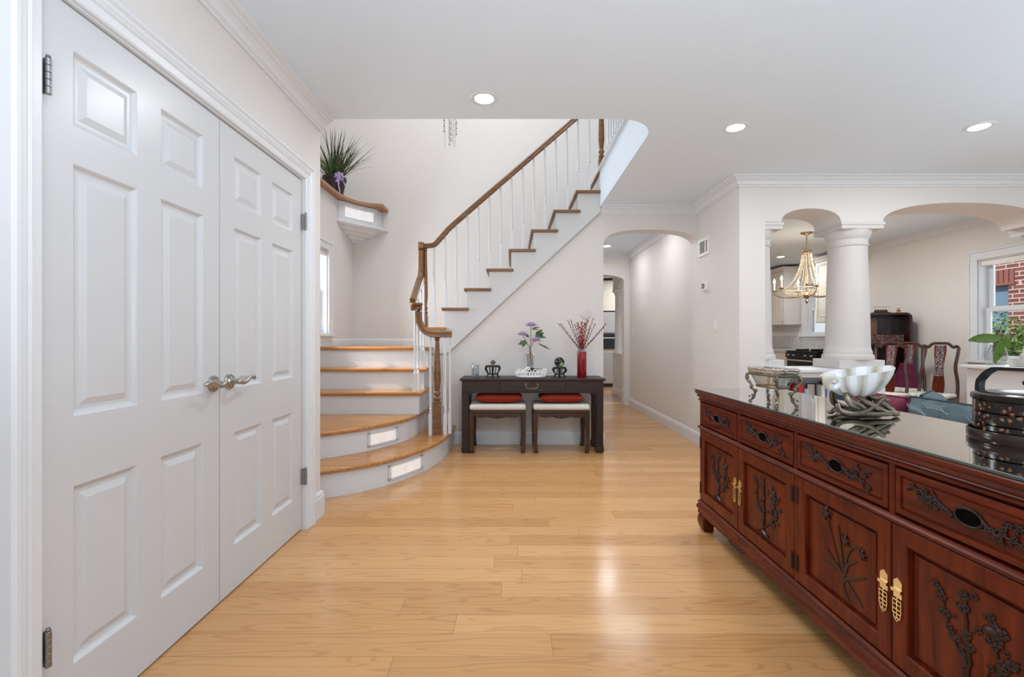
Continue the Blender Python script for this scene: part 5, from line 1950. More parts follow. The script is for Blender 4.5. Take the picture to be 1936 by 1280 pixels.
for c in ((0.10, -0.055, 0.0105), (0.115, -0.045, 0.010), (-0.105, -0.04, 0.012), (0.085, -0.035, 0.060), (0.10, 0.02, 0.012), (-0.10, 0.01, 0.012)):
    m.ball(c, 0.011, 8, 6, (1.3, 1, 0.8))
m.build('base', M['silver'], t)

# lacquer tiered basket
lx, ly, lr = 1.487, 1.29, 0.128
t = thing('lacquer_basket', (lx, ly, ZS), 'round black lacquer stacked box painted with flowers, with arched handle', 'box')
seg = 40
m = MB().lathe([(0.0, 0.0), (lr + 0.012, 0.0), (lr + 0.014, 0.004), (lr + 0.014, 0.026), (lr + 0.011, 0.030), (lr + 0.008, 0.026), (lr + 0.006, 0.012), (0.0, 0.012)], (lx, ly, ZS), seg)
m.build('tray', M['traylac'], t)
for k in range(3):
    z0 = 0.0125 + k * 0.0345
    m = MB().lathe([(0.0, 0.0), (lr - 0.003, 0.0), (lr, 0.002), (lr, 0.0325), (lr - 0.003, 0.0342), (0.0, 0.0342)], (lx, ly, ZS + z0), seg)
    m.build('tier', M['lacquer'], t)
m = MB().lathe([(lr - 0.002, 0.0), (lr + 0.004, 0.0), (lr + 0.005, 0.004), (lr + 0.004, 0.016), (lr - 0.006, 0.020), (lr * 0.5, 0.024), (0.0, 0.026)], (lx, ly, ZS + 0.1165), seg)
m.build('lid', M['black'], t)
m = MB().lathe([(0.012, 0.0), (0.012, 0.010), (0.026, 0.018), (0.028, 0.026), (0.022, 0.033), (0.0, 0.035)], (lx, ly, ZS + 0.1425), 20)
m.build('knob', M['traylac'], t)
# flat strap handle: arch in the plane from left to right as seen
m = MB()
ang = R(-78)
dx_, dy_ = math.cos(ang), math.sin(ang)
hw = lr + 0.004
H0, H1 = ZS + 0.004, ZS + 0.203
P = [(-hw, H0), (-hw, H1 - 0.06), (-hw + 0.008, H1 - 0.030), (-hw + 0.030, H1 - 0.006), (-hw + 0.06, H1), (hw - 0.06, H1), (hw - 0.030, H1 - 0.006), (hw - 0.008, H1 - 0.030), (hw, H1 - 0.06), (hw, H0)]
P = [(p.x, p.y) for p in smooth_curve(P, 6)]
v, f = [], []
tw = 0.013
for i, (a, z) in enumerate(P):
    j0, j1 = max(i - 1, 0), min(i + 1, len(P) - 1)
    d = Vector((P[j1][0] - P[j0][0], P[j1][1] - P[j0][1])).normalized()
    n = Vector((-d.y, d.x)) * 0.005
    for (sa, sw) in ((1, 1), (1, -1), (-1, -1), (-1, 1)):
        aa, zz = a + n.x * sa, z + n.y * sa
        v.append((lx + dx_ * aa - dy_ * tw * sw, ly + dy_ * aa + dx_ * tw * sw, zz))
for i in range(len(P) - 1):
    for k in range(4):
        f.append((i * 4 + k, i * 4 + (k + 1) % 4, i * 4 + 4 + (k + 1) % 4, i * 4 + 4 + k))
f += [(0, 1, 2, 3), tuple(range(len(v) - 4, len(v)))]
m.add(v, f)
m.build('handle', M['black'], t)

# ------------------------------------------------------------------ sofa behind the sideboard
sf = thing('sofa', (2.15, 1.95, 0), 'grey teal sofa with its back to the sideboard', 'sofa')
MB().box(1.66, 1.88, 1.05, 2.66, 0.08, 0.70).build('backrest', M['sofa'], sf, bevel=0.05, bseg=4)
MB().box(1.86, 2.60, 1.05, 2.66, 0.08, 0.42).build('seat_base', M['sofa'], sf, bevel=0.04, bseg=3)
MB().box(1.70, 2.58, 2.62, 2.80, 0.08, 0.60).build('armrest', M['sofa'], sf, bevel=0.05, bseg=4)
for x in (1.72, 2.5):
    for y in (1.1, 2.7):
        MB().box(x, x + 0.05, y, y + 0.05, 0, 0.085).build('leg', M['darkv'], sf)


def upright_cushion(c, size, label, matl, rz, tilt, pattern=True):
    p = thing('sofa_cushion', c, label, 'cushion', rz=rz)
    T = Matrix.Translation(c) @ Matrix.Rotation(rz, 4, 'Z') @ Matrix.Rotation(tilt, 4, 'Y')
    W, H, D = size  # along y, z, x
    m = MB(T)
    n = 18
    for sg in (1, -1):
        v, f = [], []
        for j in range(n + 1):
            for i in range(n + 1):
                u, w = i / n * 2 - 1, j / n * 2 - 1
                hh = ((1 - abs(u) ** 3.2) * (1 - abs(w) ** 3.2)) ** 0.45
                v.append((sg * D / 2 * hh, u * W / 2, H / 2 + w * H / 2))
        for j in range(n):
            for i in range(n):
                a_ = j * (n + 1) + i
                f.append((a_, a_ + 1, a_ + n + 2, a_ + n + 1))
        m.add(v, f, True)
    m.build('cushion_cover', matl, p, recalc=False)
    e = MB(T)
    pts = [(0, -W / 2, 0), (0, W / 2, 0), (0, W / 2, H), (0, -W / 2, H), (0, -W / 2, 0)]
    e.tube(pts, 0.006, 6)
    e.build('piping', M['piping'] if pattern else matl, p)
    if pattern:
        q = MB(T)
        rr = random.Random(int(c[1] * 100))
        for k in range(13):
            u0_, w0_ = rr.uniform(-0.85, 0.6), rr.uniform(0.3, 0.8)
            pp = []
            for s_ in range(7):
                u = u0_ + 0.10 * s_ * 0.6; w = w0_ + 0.035 * s_ - 0.004 * s_ * s_
                if abs(u) > 0.93 or abs(w) > 0.93: break
                hh = ((1 - abs(u) ** 3.2) * (1 - abs(w) ** 3.2)) ** 0.45
                pp.append((-D / 2 * hh - 0.001, u * W / 2, H / 2 + w * H / 2))
            if len(pp) > 2:
                q.tube(pp, 0.0022, 5)
                for s_ in range(1, len(pp)):
                    a_ = Vector(pp[s_])
                    q.tube([a_, a_ + Vector((0.0, 0.018, 0.022))], 0.0012, 5)
        q.build('leaf_embroidery', M['leafline'], p)
    return p


upright_cushion((2.05, 1.98, 0.425), (0.62, 0.395, 0.20), 'teal leaf-patterned cushion nearest the lacquer box', M['teal'], 0.0, R(-6))
upright_cushion((2.30, 2.40, 0.425), (0.34, 0.40, 0.16), 'teal leaf-patterned cushion half behind the maroon pillow', M['teal'], R(-50), R(-12))
upright_cushion((2.03, 2.47, 0.425), (0.30, 0.385, 0.17), 'maroon cushion showing behind the shell bowl', M['maroon'], R(10), R(-6), False)

# ------------------------------------------------------------------ books and frames in the half wall bookcase
zb = 0.5005
rnd = random.Random(2)
bk = [('picture_frame', 'small pink-framed picture in the half wall bookcase', 'picture frame', 2.425, 0.06, 0.20, (186, 60, 96), (150, 190, 196)),
      ('book', 'red book in the half wall bookcase', 'book', 2.52, 0.045, 0.215, (190, 44, 60), None),
      ('book', 'slim pale blue book beside the red one', 'book', 2.572, 0.03, 0.17, (176, 196, 214), None),
      ('picture_frame', 'black-framed picture in the half wall bookcase', 'picture frame', 2.645, 0.085, 0.215, (32, 30, 32), (200, 188, 170)),
      ('book', 'white book right of the black frame', 'book', 2.715, 0.03, 0.20, (224, 222, 220), None),
      ('book', 'lavender book right of the white one', 'book', 2.765, 0.03, 0.20, (190, 184, 214), None)]
for nme, lab, cat, x, w, h, c, inner in bk:
    t = thing(nme, (x, 4.0, zb), lab, cat)
    cm = colmat(cat + '_cover', c, 0.45)
    if inner:
        m = MB()
        y_ = 4.02
        b_ = 0.010
        m.box(x - w / 2, x - w / 2 + b_, y_, y_ + 0.015, zb + b_, zb + h - b_); m.box(x + w / 2 - b_, x + w / 2, y_, y_ + 0.015, zb + b_, zb + h - b_)
        m.box(x - w / 2, x + w / 2, y_, y_ + 0.015, zb, zb + b_); m.box(x - w / 2, x + w / 2, y_, y_ + 0.015, zb + h - b_, zb + h)
        m.build('frame', cm, t)
        MB().box(x - w / 2 + b_, x + w / 2 - b_, y_ + 0.004, y_ + 0.010, zb + b_, zb + h - b_).build('picture', colmat('picture_print', inner), t)
    else:
        m = MB()
        m.box(x - w / 2, x - w / 2 + 0.003, 3.97, 4.13, zb, zb + h); m.box(x + w / 2 - 0.003, x + w / 2, 3.97, 4.13, zb, zb + h)
        m.box(x - w / 2, x + w / 2, 3.967, 3.971, zb, zb + h)
        m.build('cover', cm, t, bevel=0.001)
        MB().box(x - w / 2 + 0.003, x + w / 2 - 0.003, 3.972, 4.126, zb + 0.003, zb + h - 0.003).build('pages', colmat('paper', (232, 226, 210)), t)
t = thing('storage_box', (2.93, 4.05, zb), 'dark navy box at the right of the half wall bookcase', 'box')
MB().box(2.80, 3.06, 3.96, 4.13, zb, zb + 0.19).build('box_body', colmat('navy_box', (44, 52, 70)), t, bevel=0.004)
MB().box(2.797, 3.063, 3.957, 4.133, zb + 0.19, zb + 0.225).build('lid', colmat('navy_lid', (56, 64, 82)), t, bevel=0.004)

# ------------------------------------------------------------------ dining chandelier
cx, cy = 3.855, 5.95
ch = thing('dining_chandelier', (cx, cy, HC), 'gold chandelier with bead swags and candle bulbs in the dining room', 'chandelier')
MB().lathe([(0.0, -0.035), (0.02, -0.035), (0.035, -0.022), (0.072, -0.010), (0.075, 0.0)], (cx, cy, HC - 0.0005), 28).build('canopy', M['gold'], ch)
m = MB()
z = HC - 0.035
i = 0
while z > 2.26:
    ring = []
    for k in range(13):
        a = 2 * PI * k / 12
        ring.append((cx + (0.009 * math.cos(a) if i % 2 else 0), cy + (0 if i % 2 else 0.009 * math.cos(a)), z - 0.014 + 0.016 * math.sin(a)))
    m.tube(ring, 0.0028, 6)
    z -= 0.024
    i += 1
m.build('chain', M['gold'], ch)
m = MB().lathe([(0.0, 0.05), (0.010, 0.045), (0.008, 0.03), (0.025, 0.02), (0.055, 0.0), (0.060, -0.012), (0.050, -0.018), (0.0, -0.012)][::-1], (cx, cy, 2.235), 24)
for k in range(8):
    a = 2 * PI * k / 8
    m.tube([(cx + 0.02 * math.cos(a), cy + 0.02 * math.sin(a), 2.25), (cx + 0.05 * math.cos(a), cy + 0.05 * math.sin(a), 2.27), (cx + 0.062 * math.cos(a), cy + 0.062 * math.sin(a), 2.255)], 0.004, 6)
m.build('crown', M['gold'], ch)
m = MB().lathe([(0.0, 1.56), (0.012, 1.575), (0.020, 1.60), (0.008, 1.625), (0.03, 1.65), (0.045, 1.675), (0.030, 1.70), (0.012, 1.72), (0.010, 1.80), (0.022, 1.83), (0.010, 1.86), (0.007, 2.22)], (cx, cy, 0), 20)
m.build('stem', M['gold'], ch)
RB = 0.255
for k in range(14):
    a = 2 * PI * k / 14
    ca, sa = math.cos(a), math.sin(a)
    P = smooth_curve([(cx + 0.052 * ca, cy + 0.052 * sa, 2.222), (cx + 0.075 * ca, cy + 0.075 * sa, 2.08), (cx + 0.14 * ca, cy + 0.14 * sa, 1.90), (cx + RB * ca, cy + RB * sa, 1.765)], 9)
    m = MB()
    for q, p in enumerate(P):
        rr = 0.0066 if q % 3 else 0.0090
        m.lathe([(0, -rr), (rr, 0), (0, rr)], p, 6, smooth=False)
    m.tube(P, 0.0016, 4)
    m.build('bead_strand', M['amber'], ch)
m = MB()
ring = [(cx + RB * math.cos(a), cy + RB * math.sin(a), 1.76) for a in [2 * PI * k / 40 for k in range(41)]]
m.tube(ring, 0.006, 6)
for k in range(56):
    a = 2 * PI * k / 56
    dz = 0.035 * abs(math.sin(a * 7))
    for e in range(2):
        rr = 0.0065
        q = RB + 0.012 - e * 0.03
        m.lathe([(0, -rr * 1.4), (rr, 0), (0, rr * 1.4)], (cx + q * math.cos(a), cy + q * math.sin(a), 1.745 - dz * (0.6 + e * 0.6)), 6, smooth=False)
m.build('bead_ring', M['amber'], ch)
for k in range(10):
    a = 2 * PI * k / 10
    P = smooth_curve([(cx + RB * math.cos(a), cy + RB * math.sin(a), 1.755), (cx + 0.16 * math.cos(a + 0.1), cy + 0.16 * math.sin(a + 0.1), 1.70), (cx + 0.05 * math.cos(a + 0.2), cy + 0.05 * math.sin(a + 0.2), 1.70)], 6)
    m = MB()
    for p in P: m.lathe([(0, -0.007), (0.006, 0), (0, 0.007)], p, 6, smooth=False)
    m.build('bead_swag', M['amber'], ch)
for k in range(6):
    a = 2 * PI * k / 6 + R(12)
    ca, sa = math.cos(a), math.sin(a)
    RA = 0.385
    P = smooth_curve([(cx + 0.03 * ca, cy + 0.03 * sa, 1.685), (cx + 0.13 * ca, cy + 0.13 * sa, 1.655), (cx + 0.27 * ca, cy + 0.27 * sa, 1.66), (cx + RA * 0.97 * ca, cy + RA * 0.97 * sa, 1.70), (cx + RA * ca, cy + RA * sa, 1.745)], 6)
    arm = MB().tube(P, 0.006, 8).build('arm', M['gold'], ch)
    px_, py_ = cx + RA * ca, cy + RA * sa
    MB().lathe([(0.008, 0), (0.030, 0.006), (0.033, 0.012), (0.014, 0.012), (0.012, 0.024), (0.0, 0.024)], (px_, py_, 1.745), 16).build('drip_pan', M['gold'], arm)
    MB().lathe([(0.010, 0), (0.011, 0.09), (0.0, 0.092)], (px_, py_, 1.770), 14).build('candle_sleeve', M['candle'], arm)
    MB().lathe([(0.005, 0), (0.013, 0.014), (0.012, 0.028), (0.005, 0.05), (0.0, 0.062)], (px_, py_, 1.863), 14).build('bulb', M['bulb'], arm)
    m = MB()
    m.lathe([(0, -0.03), (0.009, -0.018), (0.0, 0.01)], (px_, py_, 1.700), 6, smooth=False)
    m.build('pendant', M['amber'], arm)
light('bulb_glow', 'POINT', (0, 0, -0.55), 9, size=0.25, color=(1, 0.85, 0.65), parent=ch)

# ------------------------------------------------------------------ dining chairs
def chair(x, y, rz, label, group='carved rosewood dining chairs'):
    """local: seat towards -Y, back at y=0"""
    c = thing('dining_chair', (x, y, 0), label, 'chair', group, rz=rz)
    T = Matrix.Translation((x, y, 0)) @ Matrix.Rotation(rz, 4, 'Z')
    W = 0.19
    m = MB(T).box(-W, W, -0.42, 0.0, 0.40, 0.445)
    m.build('seat', M['chairw'], c, bevel=0.008)
    MB(T).box(-W + 0.01, W - 0.01, -0.415, -0.02, 0.446, 0.49).build('seat_cushion', M['seatcush'], c, bevel=0.02, bseg=3)
    for sx_ in (-1, 1):
        MB(T).box(sx_ * W - sx_ * 0.04, sx_ * W, -0.42, -0.38, 0, 0.40).build('leg', M['chairw'], c, bevel=0.005)
        P = smooth_curve([(sx_ * (W - 0.02), -0.01, 0.0), (sx_ * (W - 0.02), 0.0, 0.40), (sx_ * (W - 0.025), 0.03, 0.60), (sx_ * (W - 0.045), 0.035, 0.78), (sx_ * (W - 0.035), 0.07, 0.92), (sx_ * (W - 0.03), 0.09, 1.00)], 5)
        MB(T).tube(P, 0.0165, 8).build('back_post', M['chairw'], c)
    P = smooth_curve([(-(W - 0.03), 0.09, 0.995), (-(W - 0.05), 0.092, 1.022), (-0.112, 0.093, 1.008), (-0.085, 0.094, 1.035), (-0.06, 0.095, 1.052), (0, 0.095, 1.055), (0.06, 0.095, 1.052), (0.085, 0.094, 1.035), (0.112, 0.093, 1.008), (W - 0.05, 0.092, 1.022), (W - 0.03, 0.09, 0.995)], 4)
    MB(T).tube(P, 0.0165, 8).build('crest_rail', M['chairw'], c)
    # curved splat
    prof = [(0.0, 0.445), (0.035, 0.60), (0.045, 0.75), (0.075, 0.90), (0.095, 1.03)]
    ps = smooth_curve([(0, a, b) for a, b in prof], 4)
    v, f = [], []
    for i, p in enumerate(ps):
        w = 0.045 + 0.008 * math.sin(i * 0.55)
        v += [(-w, p.y - 0.008, p.z), (w, p.y - 0.008, p.z), (w, p.y + 0.008, p.z), (-w, p.y + 0.008, p.z)]
    n = len(ps)
    for i in range(n - 1):
        for k in range(4):
            f.append((i * 4 + k, i * 4 + (k + 1) % 4, i * 4 + 4 + (k + 1) % 4, i * 4 + 4 + k))
    f += [(0, 1, 2, 3), tuple(range(4 * n - 4, 4 * n))]
    m = MB(T); m.add(v, f); sp = m.build('splat', M['rose'], c)
    v, f = [], []
    for i, p in enumerate(ps[6:]):
        w = 0.038
        v += [(-w, p.y - 0.0095, p.z), (w, p.y - 0.0095, p.z)]
    for i in range(len(ps) - 7):
        f.append((2 * i, 2 * i + 1, 2 * i + 3, 2 * i + 2))
    m = MB(T); m.add(v, f); m.build('inlay', M['pearl'], sp)
    for zz in (0.12,):
        MB(T).box(-W + 0.02, W - 0.02, -0.41, -0.39, zz, zz + 0.03).build('stretcher', M['chairw'], c)
    return c


chair(4.90, 5.24, R(-60), 'rosewood dining chair with pearl-inlaid splat, nearest the window wall')
chair(5.00, 5.76, R(-60), 'rosewood dining chair with the plum cloth over it, second from the window')
chair(4.40, 5.32, R(-60), 'rosewood dining chair furthest left, in front of the hutch')
t = thing('plum_cloth', (4.96, 5.73, 0.5), 'plum cloth draped over the back of the second dining chair', 'cloth')
m = MB(Matrix.Translation((4.955, 5.735, -0.13)) @ Matrix.Rotation(R(-60), 4, 'Z'))
v, f = [], []
nn = 18
for j in range(15):
    z = 0.93 - j * 0.03
    for i in range(nn + 1):
        u = i / nn * 2 - 1
        wdt = 0.06 + 0.09 * min(1, j / 9)
        v.append((u * wdt, 0.01 + 0.005 * j * 0 + 0.012 * math.sin(u * 9 + j * 0.2) - 0.02 + (0.045 if j < 4 else 0.02), z - 0.01 * abs(u) * j * 0.3))
for j in range(14):
    for i in range(nn):
        a_ = j * (nn + 1) + i
        f.append((a_, a_ + 1, a_ + nn + 2, a_ + nn + 1))
m.add(v, f, True)
o = m.build('cloth_folds', M['plum'], t)
sd = o.modifiers.new('thick', 'SOLIDIFY'); sd.thickness = 0.006

# ------------------------------------------------------------------ hutch
hrz = R(-24)
hu = thing('display_hutch', (4.90, 6.05, 0), 'dark rosewood display hutch with open shelves behind the dining chairs', 'cabinet', rz=hrz)
T = Matrix.Translation((4.92, 6.12, 0)) @ Matrix.Rotation(hrz, 4, 'Z')
W, D, H = 0.37, 0.34, 1.455
m = MB(T)
# frame silhouette with rounded top corners, open in front
ro = 0.07
out = [(-W, 0.08), (W, 0.08), (W, H - ro)] + [(W - ro + ro * math.cos(a), H - ro + ro * math.sin(a)) for a in [i * PI / 16 for i in range(1, 8)]] + [(W - ro, H), (-W + 0.01, H), (-W, H - 0.01)]
m.prism(out, D - 0.015, D, 'y')
m.build('back_panel', M['hutch'], hu)
m = MB(T)
m.box(-W, -W + 0.03, 0, D - 0.015, 0.08, H - 0.03); m.box(W - 0.03, W, 0, D - 0.015, 0.08, H - 0.07)
m.box(-W, W - ro, 0, D - 0.015, H - 0.03, H)
# rounded corner piece
pts = [(W - ro, H), (W - ro, H - 0.03)] + [(W - ro + (ro - 0.03) * math.sin(a), H - ro + (ro - 0.03) * math.cos(a)) for a in [i * PI / 16 for i in range(1, 8)]] + [(W - 0.03, H - ro), (W, H - ro)] + [(W - ro + ro * math.cos(a), H - ro + ro * math.sin(a)) for a in [i * PI / 16 for i in range(1, 8)]]
m.prism(pts, 0, D - 0.015, 'y')
m.box(-W + 0.03, W - 0.03, 0, D - 0.015, 0.08, 0.12)
for (x, w) in ((-W, 0.05), (W - 0.05, 0.05)):
    m.box(x, x + w, 0, 0.05, 0, 0.08); m.box(x, x + w, D - 0.05, D, 0, 0.08)
m.build('carcass', M['hutch'], hu, bevel=0.003)
for z in (0.60, 1.02, 1.14):
    if z == 1.14: continue
    MB(T).box(-W + 0.03, W - 0.03, 0.0, D - 0.02, z, z + 0.025).build('shelf', M['hutch'], hu)
MB(T).box(-0.17, 0.02, 0.10, 0.125, 1.046, 1.385).build('inner_panel', M['panelwood'], hu)
MB(T).box(-0.165, W - 0.09, 0.005, 0.02, 1.046, 1.16).build('carved_fret', M['carvedlac'], hu)
m = MB(T)
for z in (1.08, 1.14, 1.20, 1.26, 1.32): m.ball((-0.24, 0.03, z), 0.017, 8, 6)
m.tube([(-0.24, 0.03, 1.046), (-0.24, 0.03, 1.37)], 0.008, 8)
m.build('gilt_pillar', M['brass'], hu)
for (a_, b_) in ((-W + 0.035, -0.005), (0.005, W - 0.035)):
    m = MB(T).box(a_, b_, -0.004, 0.014, 0.13, 0.595)
    dd = m.build('door', M['panelwood'], hu, bevel=0.003)
    MB(T).box((a_ + b_) / 2 - 0.02, (a_ + b_) / 2 + 0.02, -0.010, -0.004, 0.33, 0.37).build('door_plate', M['brass'], dd)
t = thing('glass_case', (5.062, 6.243, H), 'small glass case with dark model on top of the hutch', 'display case', rz=hrz)
T2 = Matrix.Translation((5.062, 6.243, H + 0.0005)) @ Matrix.Rotation(hrz, 4, 'Z')
MB(T2).box(-0.095, 0.095, -0.05, 0.05, 0.0, 0.012).build('case_base', M['dark'], t)
m = MB(T2)
for sx_ in (-1, 1):
    for sy_ in (-1, 1): m.tube([(sx_ * 0.09, sy_ * 0.045, 0.012), (sx_ * 0.09, sy_ * 0.045, 0.088)], 0.002, 5)
m.tube([(-0.09, -0.045, 0.088), (0.09, -0.045, 0.088), (0.09, 0.045, 0.088), (-0.09, 0.045, 0.088), (-0.09, -0.045, 0.088)], 0.002, 5)
m.build('case_frame', M['silver_hi'], t)
m = MB(T2)
m.box(-0.07, 0.07, -0.02, 0.02, 0.012, 0.040)
for k in range(5): m.ball((-0.055 + k * 0.027, 0, 0.045), 0.010, 8, 6)
m.build('model', M['dark'], t)
t = thing('gold_figurine', (5.225, 6.148, H), 'small gold figurine on the right of the hutch top', 'figurine')
m = MB().lathe([(0.026, 0), (0.028, 0.008), (0.018, 0.018), (0.026, 0.034), (0.020, 0.050), (0.008, 0.058), (0.014, 0.070), (0.010, 0.084), (0.0, 0.088)], (5.225, 6.148, H + 0.0005), 16)
m.build('figure', M['brass'], t)

# ------------------------------------------------------------------ plant in glass vase by the right column
t = thing('leafy_plant', (4.66, 4.34, CAPZ), 'broad green leaves in a clear glass vase by the right column', 'plant')
vx, vy = 4.66, 4.385
MB().lathe([(0.0, 0), (0.06, 0), (0.075, 0.03), (0.085, 0.10), (0.07, 0.17), (0.055, 0.20), (0.052, 0.20), (0.066, 0.165), (0.080, 0.10), (0.07, 0.035), (0.0, 0.008)], (vx, vy, CAPZ + 0.001), 28).build('glass_vase', M['vase_glass'], t)
m = MB()
leafblade(m, (4.63, 4.32, 1.125), (4.28, 4.27, 1.055), 0.062, -0.03, (0, -0.9, 0.6))
leafblade(m, (4.60, 4.28, 1.085), (4.50, 4.26, 0.885), 0.065, 0.0, (0.1, -1, 0.0))
leafblade(m, (4.64, 4.33, 1.10), (4.72, 4.30, 1.02), 0.05, 0.0, (0.1, -1, 0.2))
m.build('leaves', M['bigleaf'], t, recalc=False)
m = MB()
m.tube(smooth_curve([(4.66, 4.385, 0.87), (4.66, 4.38, 1.06), (4.63, 4.32, 1.125)], 4), 0.004, 6)
m.tube(smooth_curve([(4.67, 4.385, 0.87), (4.66, 4.37, 1.04), (4.60, 4.28, 1.085)], 4), 0.004, 6)
m.build('stems', M['bigleaf'], t)

# ------------------------------------------------------------------ kitchen
XK = 5.07


def upper_cabinet(y0, y1, doors, label, z0=1.37, z1=2.37):
    t = thing('wall_cabinet', (XD - 0.16, (y0 + y1) / 2, z0), label, 'cabinet')
    MB().box(XK + 0.02, XD - 0.001, y0, y1, z0, z1).build('body', M['kitcab'], t)
    w = (y1 - y0) / doors
    for k in range(doors):
        a_, b_ = y0 + k * w + 0.003, y0 + (k + 1) * w - 0.003
        Tk = Matrix(((0, 0, -1, XK), (-1, 0, 0, b_), (0, 1, 0, 0), (0, 0, 0, 1)))
        ww = b_ - a_
        q = lambda d, h: (d, ww - d, z0 + 0.005 + d, z1 - 0.005 - d, h)
        m = MB(Tk)
        m.nest([q(0, -0.02), q(0, 0), q(0.055, 0), q(0.060, -0.008), q(0.075, -0.008), q(0.09, -0.002)])
        d_ = m.build('cabinet_door', M['kitcab'], t, recalc=False)
        m = MB(Tk)
        e = 0.055
        for (u0, u1, v0, v1) in ((e, e + 0.004, z0 + e, z1 - e), (ww - e - 0.004, ww - e, z0 + e, z1 - e), (e, ww - e, z0 + e, z0 + e + 0.004), (e, ww - e, z1 - e - 0.004, z1 - e)):
            m.box(u0, u1, v0, v1, -0.002, 0.0006 if u1 - u0 < 0.01 else 0.0009)
        m.build('panel_groove', M['kitline'], d_)
        hu_ = 0.03 if k % 2 else ww - 0.03
        MB(Tk).ball((hu_, z0 + 0.05, 0.012), 0.012).build('knob', M['steel'], d_)
    MB().sweep([(XD - 0.001, y0), (XK, y0), (XK, y1)], [(-0.02, z1), (0.01, z1), (0.02, z1 + 0.03), (0.045, z1 + 0.055), (0.05, z1 + 0.075), (-0.02, z1 + 0.075)], -1 if False else 1).build('cornice', M['kitcab'], t)
    return t


upper_cabinet(8.48, 9.46, 3, 'cream wall cabinets left of the kitchen window')
upper_cabinet(7.20, 7.60, 1, 'cream wall cabinet right of the kitchen window')
t = thing('kitchen_counter', (5.1, 8.5, 0), 'kitchen base cabinets with grey stone top under the window', 'counter')
MB().box(4.82, XD - 0.001, 7.98, 10.95, 0.0, 0.87).build('base_cabinets', M['kitcab'], t)
MB().box(4.79, XD - 0.001, 7.98, 10.95, 0.87, 0.91).build('worktop', M['counter'], t, bevel=0.005)
MB().box(XD - 0.012, XD - 0.001, 7.1, 10.95, 0.91, 1.16).build('backsplash', M['tile'], t)
t = thing('kitchen_range', (5.1, 7.55, 0), 'black and steel range under the kitchen window', 'stove')
MB().box(4.82, XD - 0.02, 7.15, 7.96, 0.0, 0.87).build('body', M['black'], t)
MB().box(4.80, XD - 0.02, 7.15, 7.96, 0.87, 0.905).build('cooktop', M['black'], t, bevel=0.004)
MB().box(4.785, 4.82, 7.15, 7.96, 0.78, 0.868).build('control_panel', M['black'], t)
m = MB().tube([(4.755, 7.2, 0.745), (4.755, 7.91, 0.745)], 0.014, 8)
m.tube([(4.755, 7.23, 0.745), (4.82, 7.23, 0.745)], 0.008, 6); m.tube([(4.755, 7.88, 0.745), (4.82, 7.88, 0.745)], 0.008, 6)
m.build('oven_handle', M['stain'], t)
m = MB()
for y in (7.25, 7.4, 7.7, 7.85): m.lathe([(0.022, 0), (0.020, 0.02), (0, 0.02)], (4.77, y, 0.82), 10)
m.build('knobs', M['stain'], t)
m = MB()
for y in (7.35, 7.75):
    for x in (4.95, 5.2):
        m.box(x - 0.11, x + 0.11, y - 0.006, y + 0.006, 0.905, 0.93); m.box(x - 0.006, x + 0.006, y - 0.11, y + 0.11, 0.905, 0.928)
m.build('burner_grates', M['blackmat'], t)

# tall oven cabinet at the end of the far arch, half wall and column beyond
t = thing('oven_cabinet', (2.25, 10.7, 0), 'tall white cabinet with built-in steel oven seen through the far arch', 'cabinet')
MB().box(1.75, 2.75, 10.42, 10.995, 0.08, 2.44).build('body', M['kitcab'], t)
MB().box(1.78, 2.72, 10.47, 10.95, 0.0, 0.08).build('toe_kick', M['black'], t)
m = MB().box(1.80, 2.60, 10.39, 10.42, 1.24, 1.745)
ov = m.build('upper_oven', M['stain'], t, bevel=0.004)
MB().box(1.80, 2.60, 10.385, 10.39, 1.715, 1.745).build('control_strip', M['black'], ov)
m = MB().box(1.80, 2.60, 10.39, 10.42, 0.87, 1.22)
ov = m.build('lower_oven', M['black'], t, bevel=0.004)
MB().tube([(1.85, 10.36, 1.12), (2.55, 10.36, 1.12)], 0.012, 8).build('oven_handle', M['stain'], ov)
MB().box(1.80, 2.60, 10.395, 10.42, 0.10, 0.80).build('lower_door', M['stain'], t, bevel=0.004)
structure(MB().box(2.05, 2.20, 7.70, 9.25, 0, 0.80).build('wall_half_far', M['white']))
structure(MB().box(2.01, 2.24, 7.70, 9.29, 0.80, 0.83).build('trim_9', M['white'], bevel=0.006))
structure(MB().sweep([(2.05, 7.70), (2.05, 9.25), (2.2, 9.25)], BASE(0.13), 1).build('baseboard_far', M['white']))
a3 = list(reversed(superarch(7.75, 8.85, 2.08, 0.16, 2.2)))
m = MB().prism([(7.70, HC), (7.70, 2.08)] + a3 + [(9.25, 2.08), (9.25, HC)], 2.05, 2.20, 'x')
structure(m.build('wall_far_arcade', M['white']))
t = thing('pilaster', (2.125, 9.05, 0.83), 'slim white column on the half wall beyond the far arch', 'column')
m = MB().lathe([(0.10, 0.0), (0.10, 0.05), (0.085, 0.07), (0.08, 0.1), (0.07, 1.10), (0.075, 1.13), (0.095, 1.19), (0.10, 1.2)], (2.125, 9.05, 0.832), 24)
m.build('shaft', M['white'], t)
MB().box(2.02, 2.23, 8.95, 9.15, 2.032, 2.08).build('capital', M['white'], t)

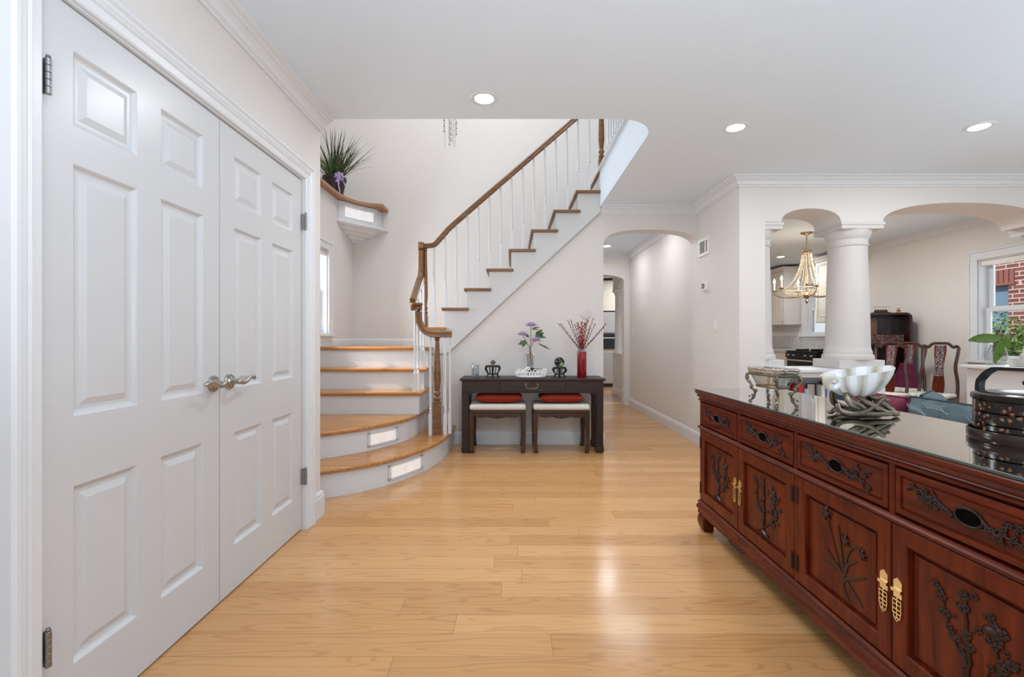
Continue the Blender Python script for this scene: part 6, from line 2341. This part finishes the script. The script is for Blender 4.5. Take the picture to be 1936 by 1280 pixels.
# ------------------------------------------------------------------ outside the dining window
nb = thing('neighbour_house', (8.6, 7.5, -0.6), 'neighbouring red brick house seen through the dining window', 'house')
m = MB()
wy0, wy1, wz0, wz1 = 7.88, 8.75, 1.2, 2.06
m.box(8.6, 8.8, 3.0, wy0, -0.6, 6.0); m.box(8.6, 8.8, wy1, 12.0, -0.6, 6.0)
m.box(8.6, 8.8, wy0, wy1, -0.6, wz0); m.box(8.6, 8.8, wy0, wy1, wz1, 6.0)
m.build('brick_wall', M['brick'], nb)
m = MB()
y = wy0 - 0.1
while y < wy1 + 0.1:
    m.box(8.58, 8.62, y, y + 0.065, wz1 + 0.02, wz1 + 0.25)
    y += 0.085
m.box(8.57, 8.62, wy0 - 0.12, wy1 + 0.12, wz1 - 0.02, wz1 + 0.02)
m.build('lintel', M['brickred'], nb)
MB().box(8.68, 8.70, wy0, wy1, wz0, wz1).build('window_glazing', M['outwin'], nb)
structure(MB().box(5.56, 12, -2, 14, -0.7, -0.6).build('ground', mat('outside_grass', srgb(90, 120, 66), 0.9, noise=0.2)))
rnd = random.Random(9)
for (x, y, hgt, rad, lab) in ((7.2, 6.05, 1.45, 0.62, 'green shrub outside, in front of the brick house, nearer to the window'), (7.75, 7.55, 1.65, 0.78, 'green shrub outside below the neighbouring window')):
    s = thing('shrub', (x, y, -0.6), lab, 'shrub')
    m = MB()
    for k in range(5):
        m.tube([(x, y, -0.6), (x + rnd.uniform(-0.2, 0.2), y + rnd.uniform(-0.2, 0.2), 0.2), (x + rnd.uniform(-0.4, 0.4), y + rnd.uniform(-0.4, 0.4), hgt - 0.4)], 0.02, 6)
    m.build('stems', M['twig'], s)
    m = MB()
    for k in range(5200):
        a = rnd.uniform(0, 2 * PI); q = rnd.random() ** 0.4; zz = rnd.uniform(-1, 1)
        rr = math.sqrt(max(0, 1 - zz * zz)) * rad * q
        p = Vector((x + rr * math.cos(a), y + rr * math.sin(a), (hgt - 0.6) / 2 + zz * (hgt + 0.6) / 2 * q))
        s1 = Vector((rnd.uniform(-1, 1), rnd.uniform(-1, 1), rnd.uniform(-1, 1))).normalized() * 0.036
        s2 = s1.cross(Vector((rnd.uniform(-1, 1), rnd.uniform(-1, 1), rnd.uniform(-1, 1)))).normalized() * 0.018
        m.add([p - s1, p + s2, p + s1, p - s2], [(0, 1, 2, 3)])
    m.build('foliage', M['foliage'], s, recalc=False)
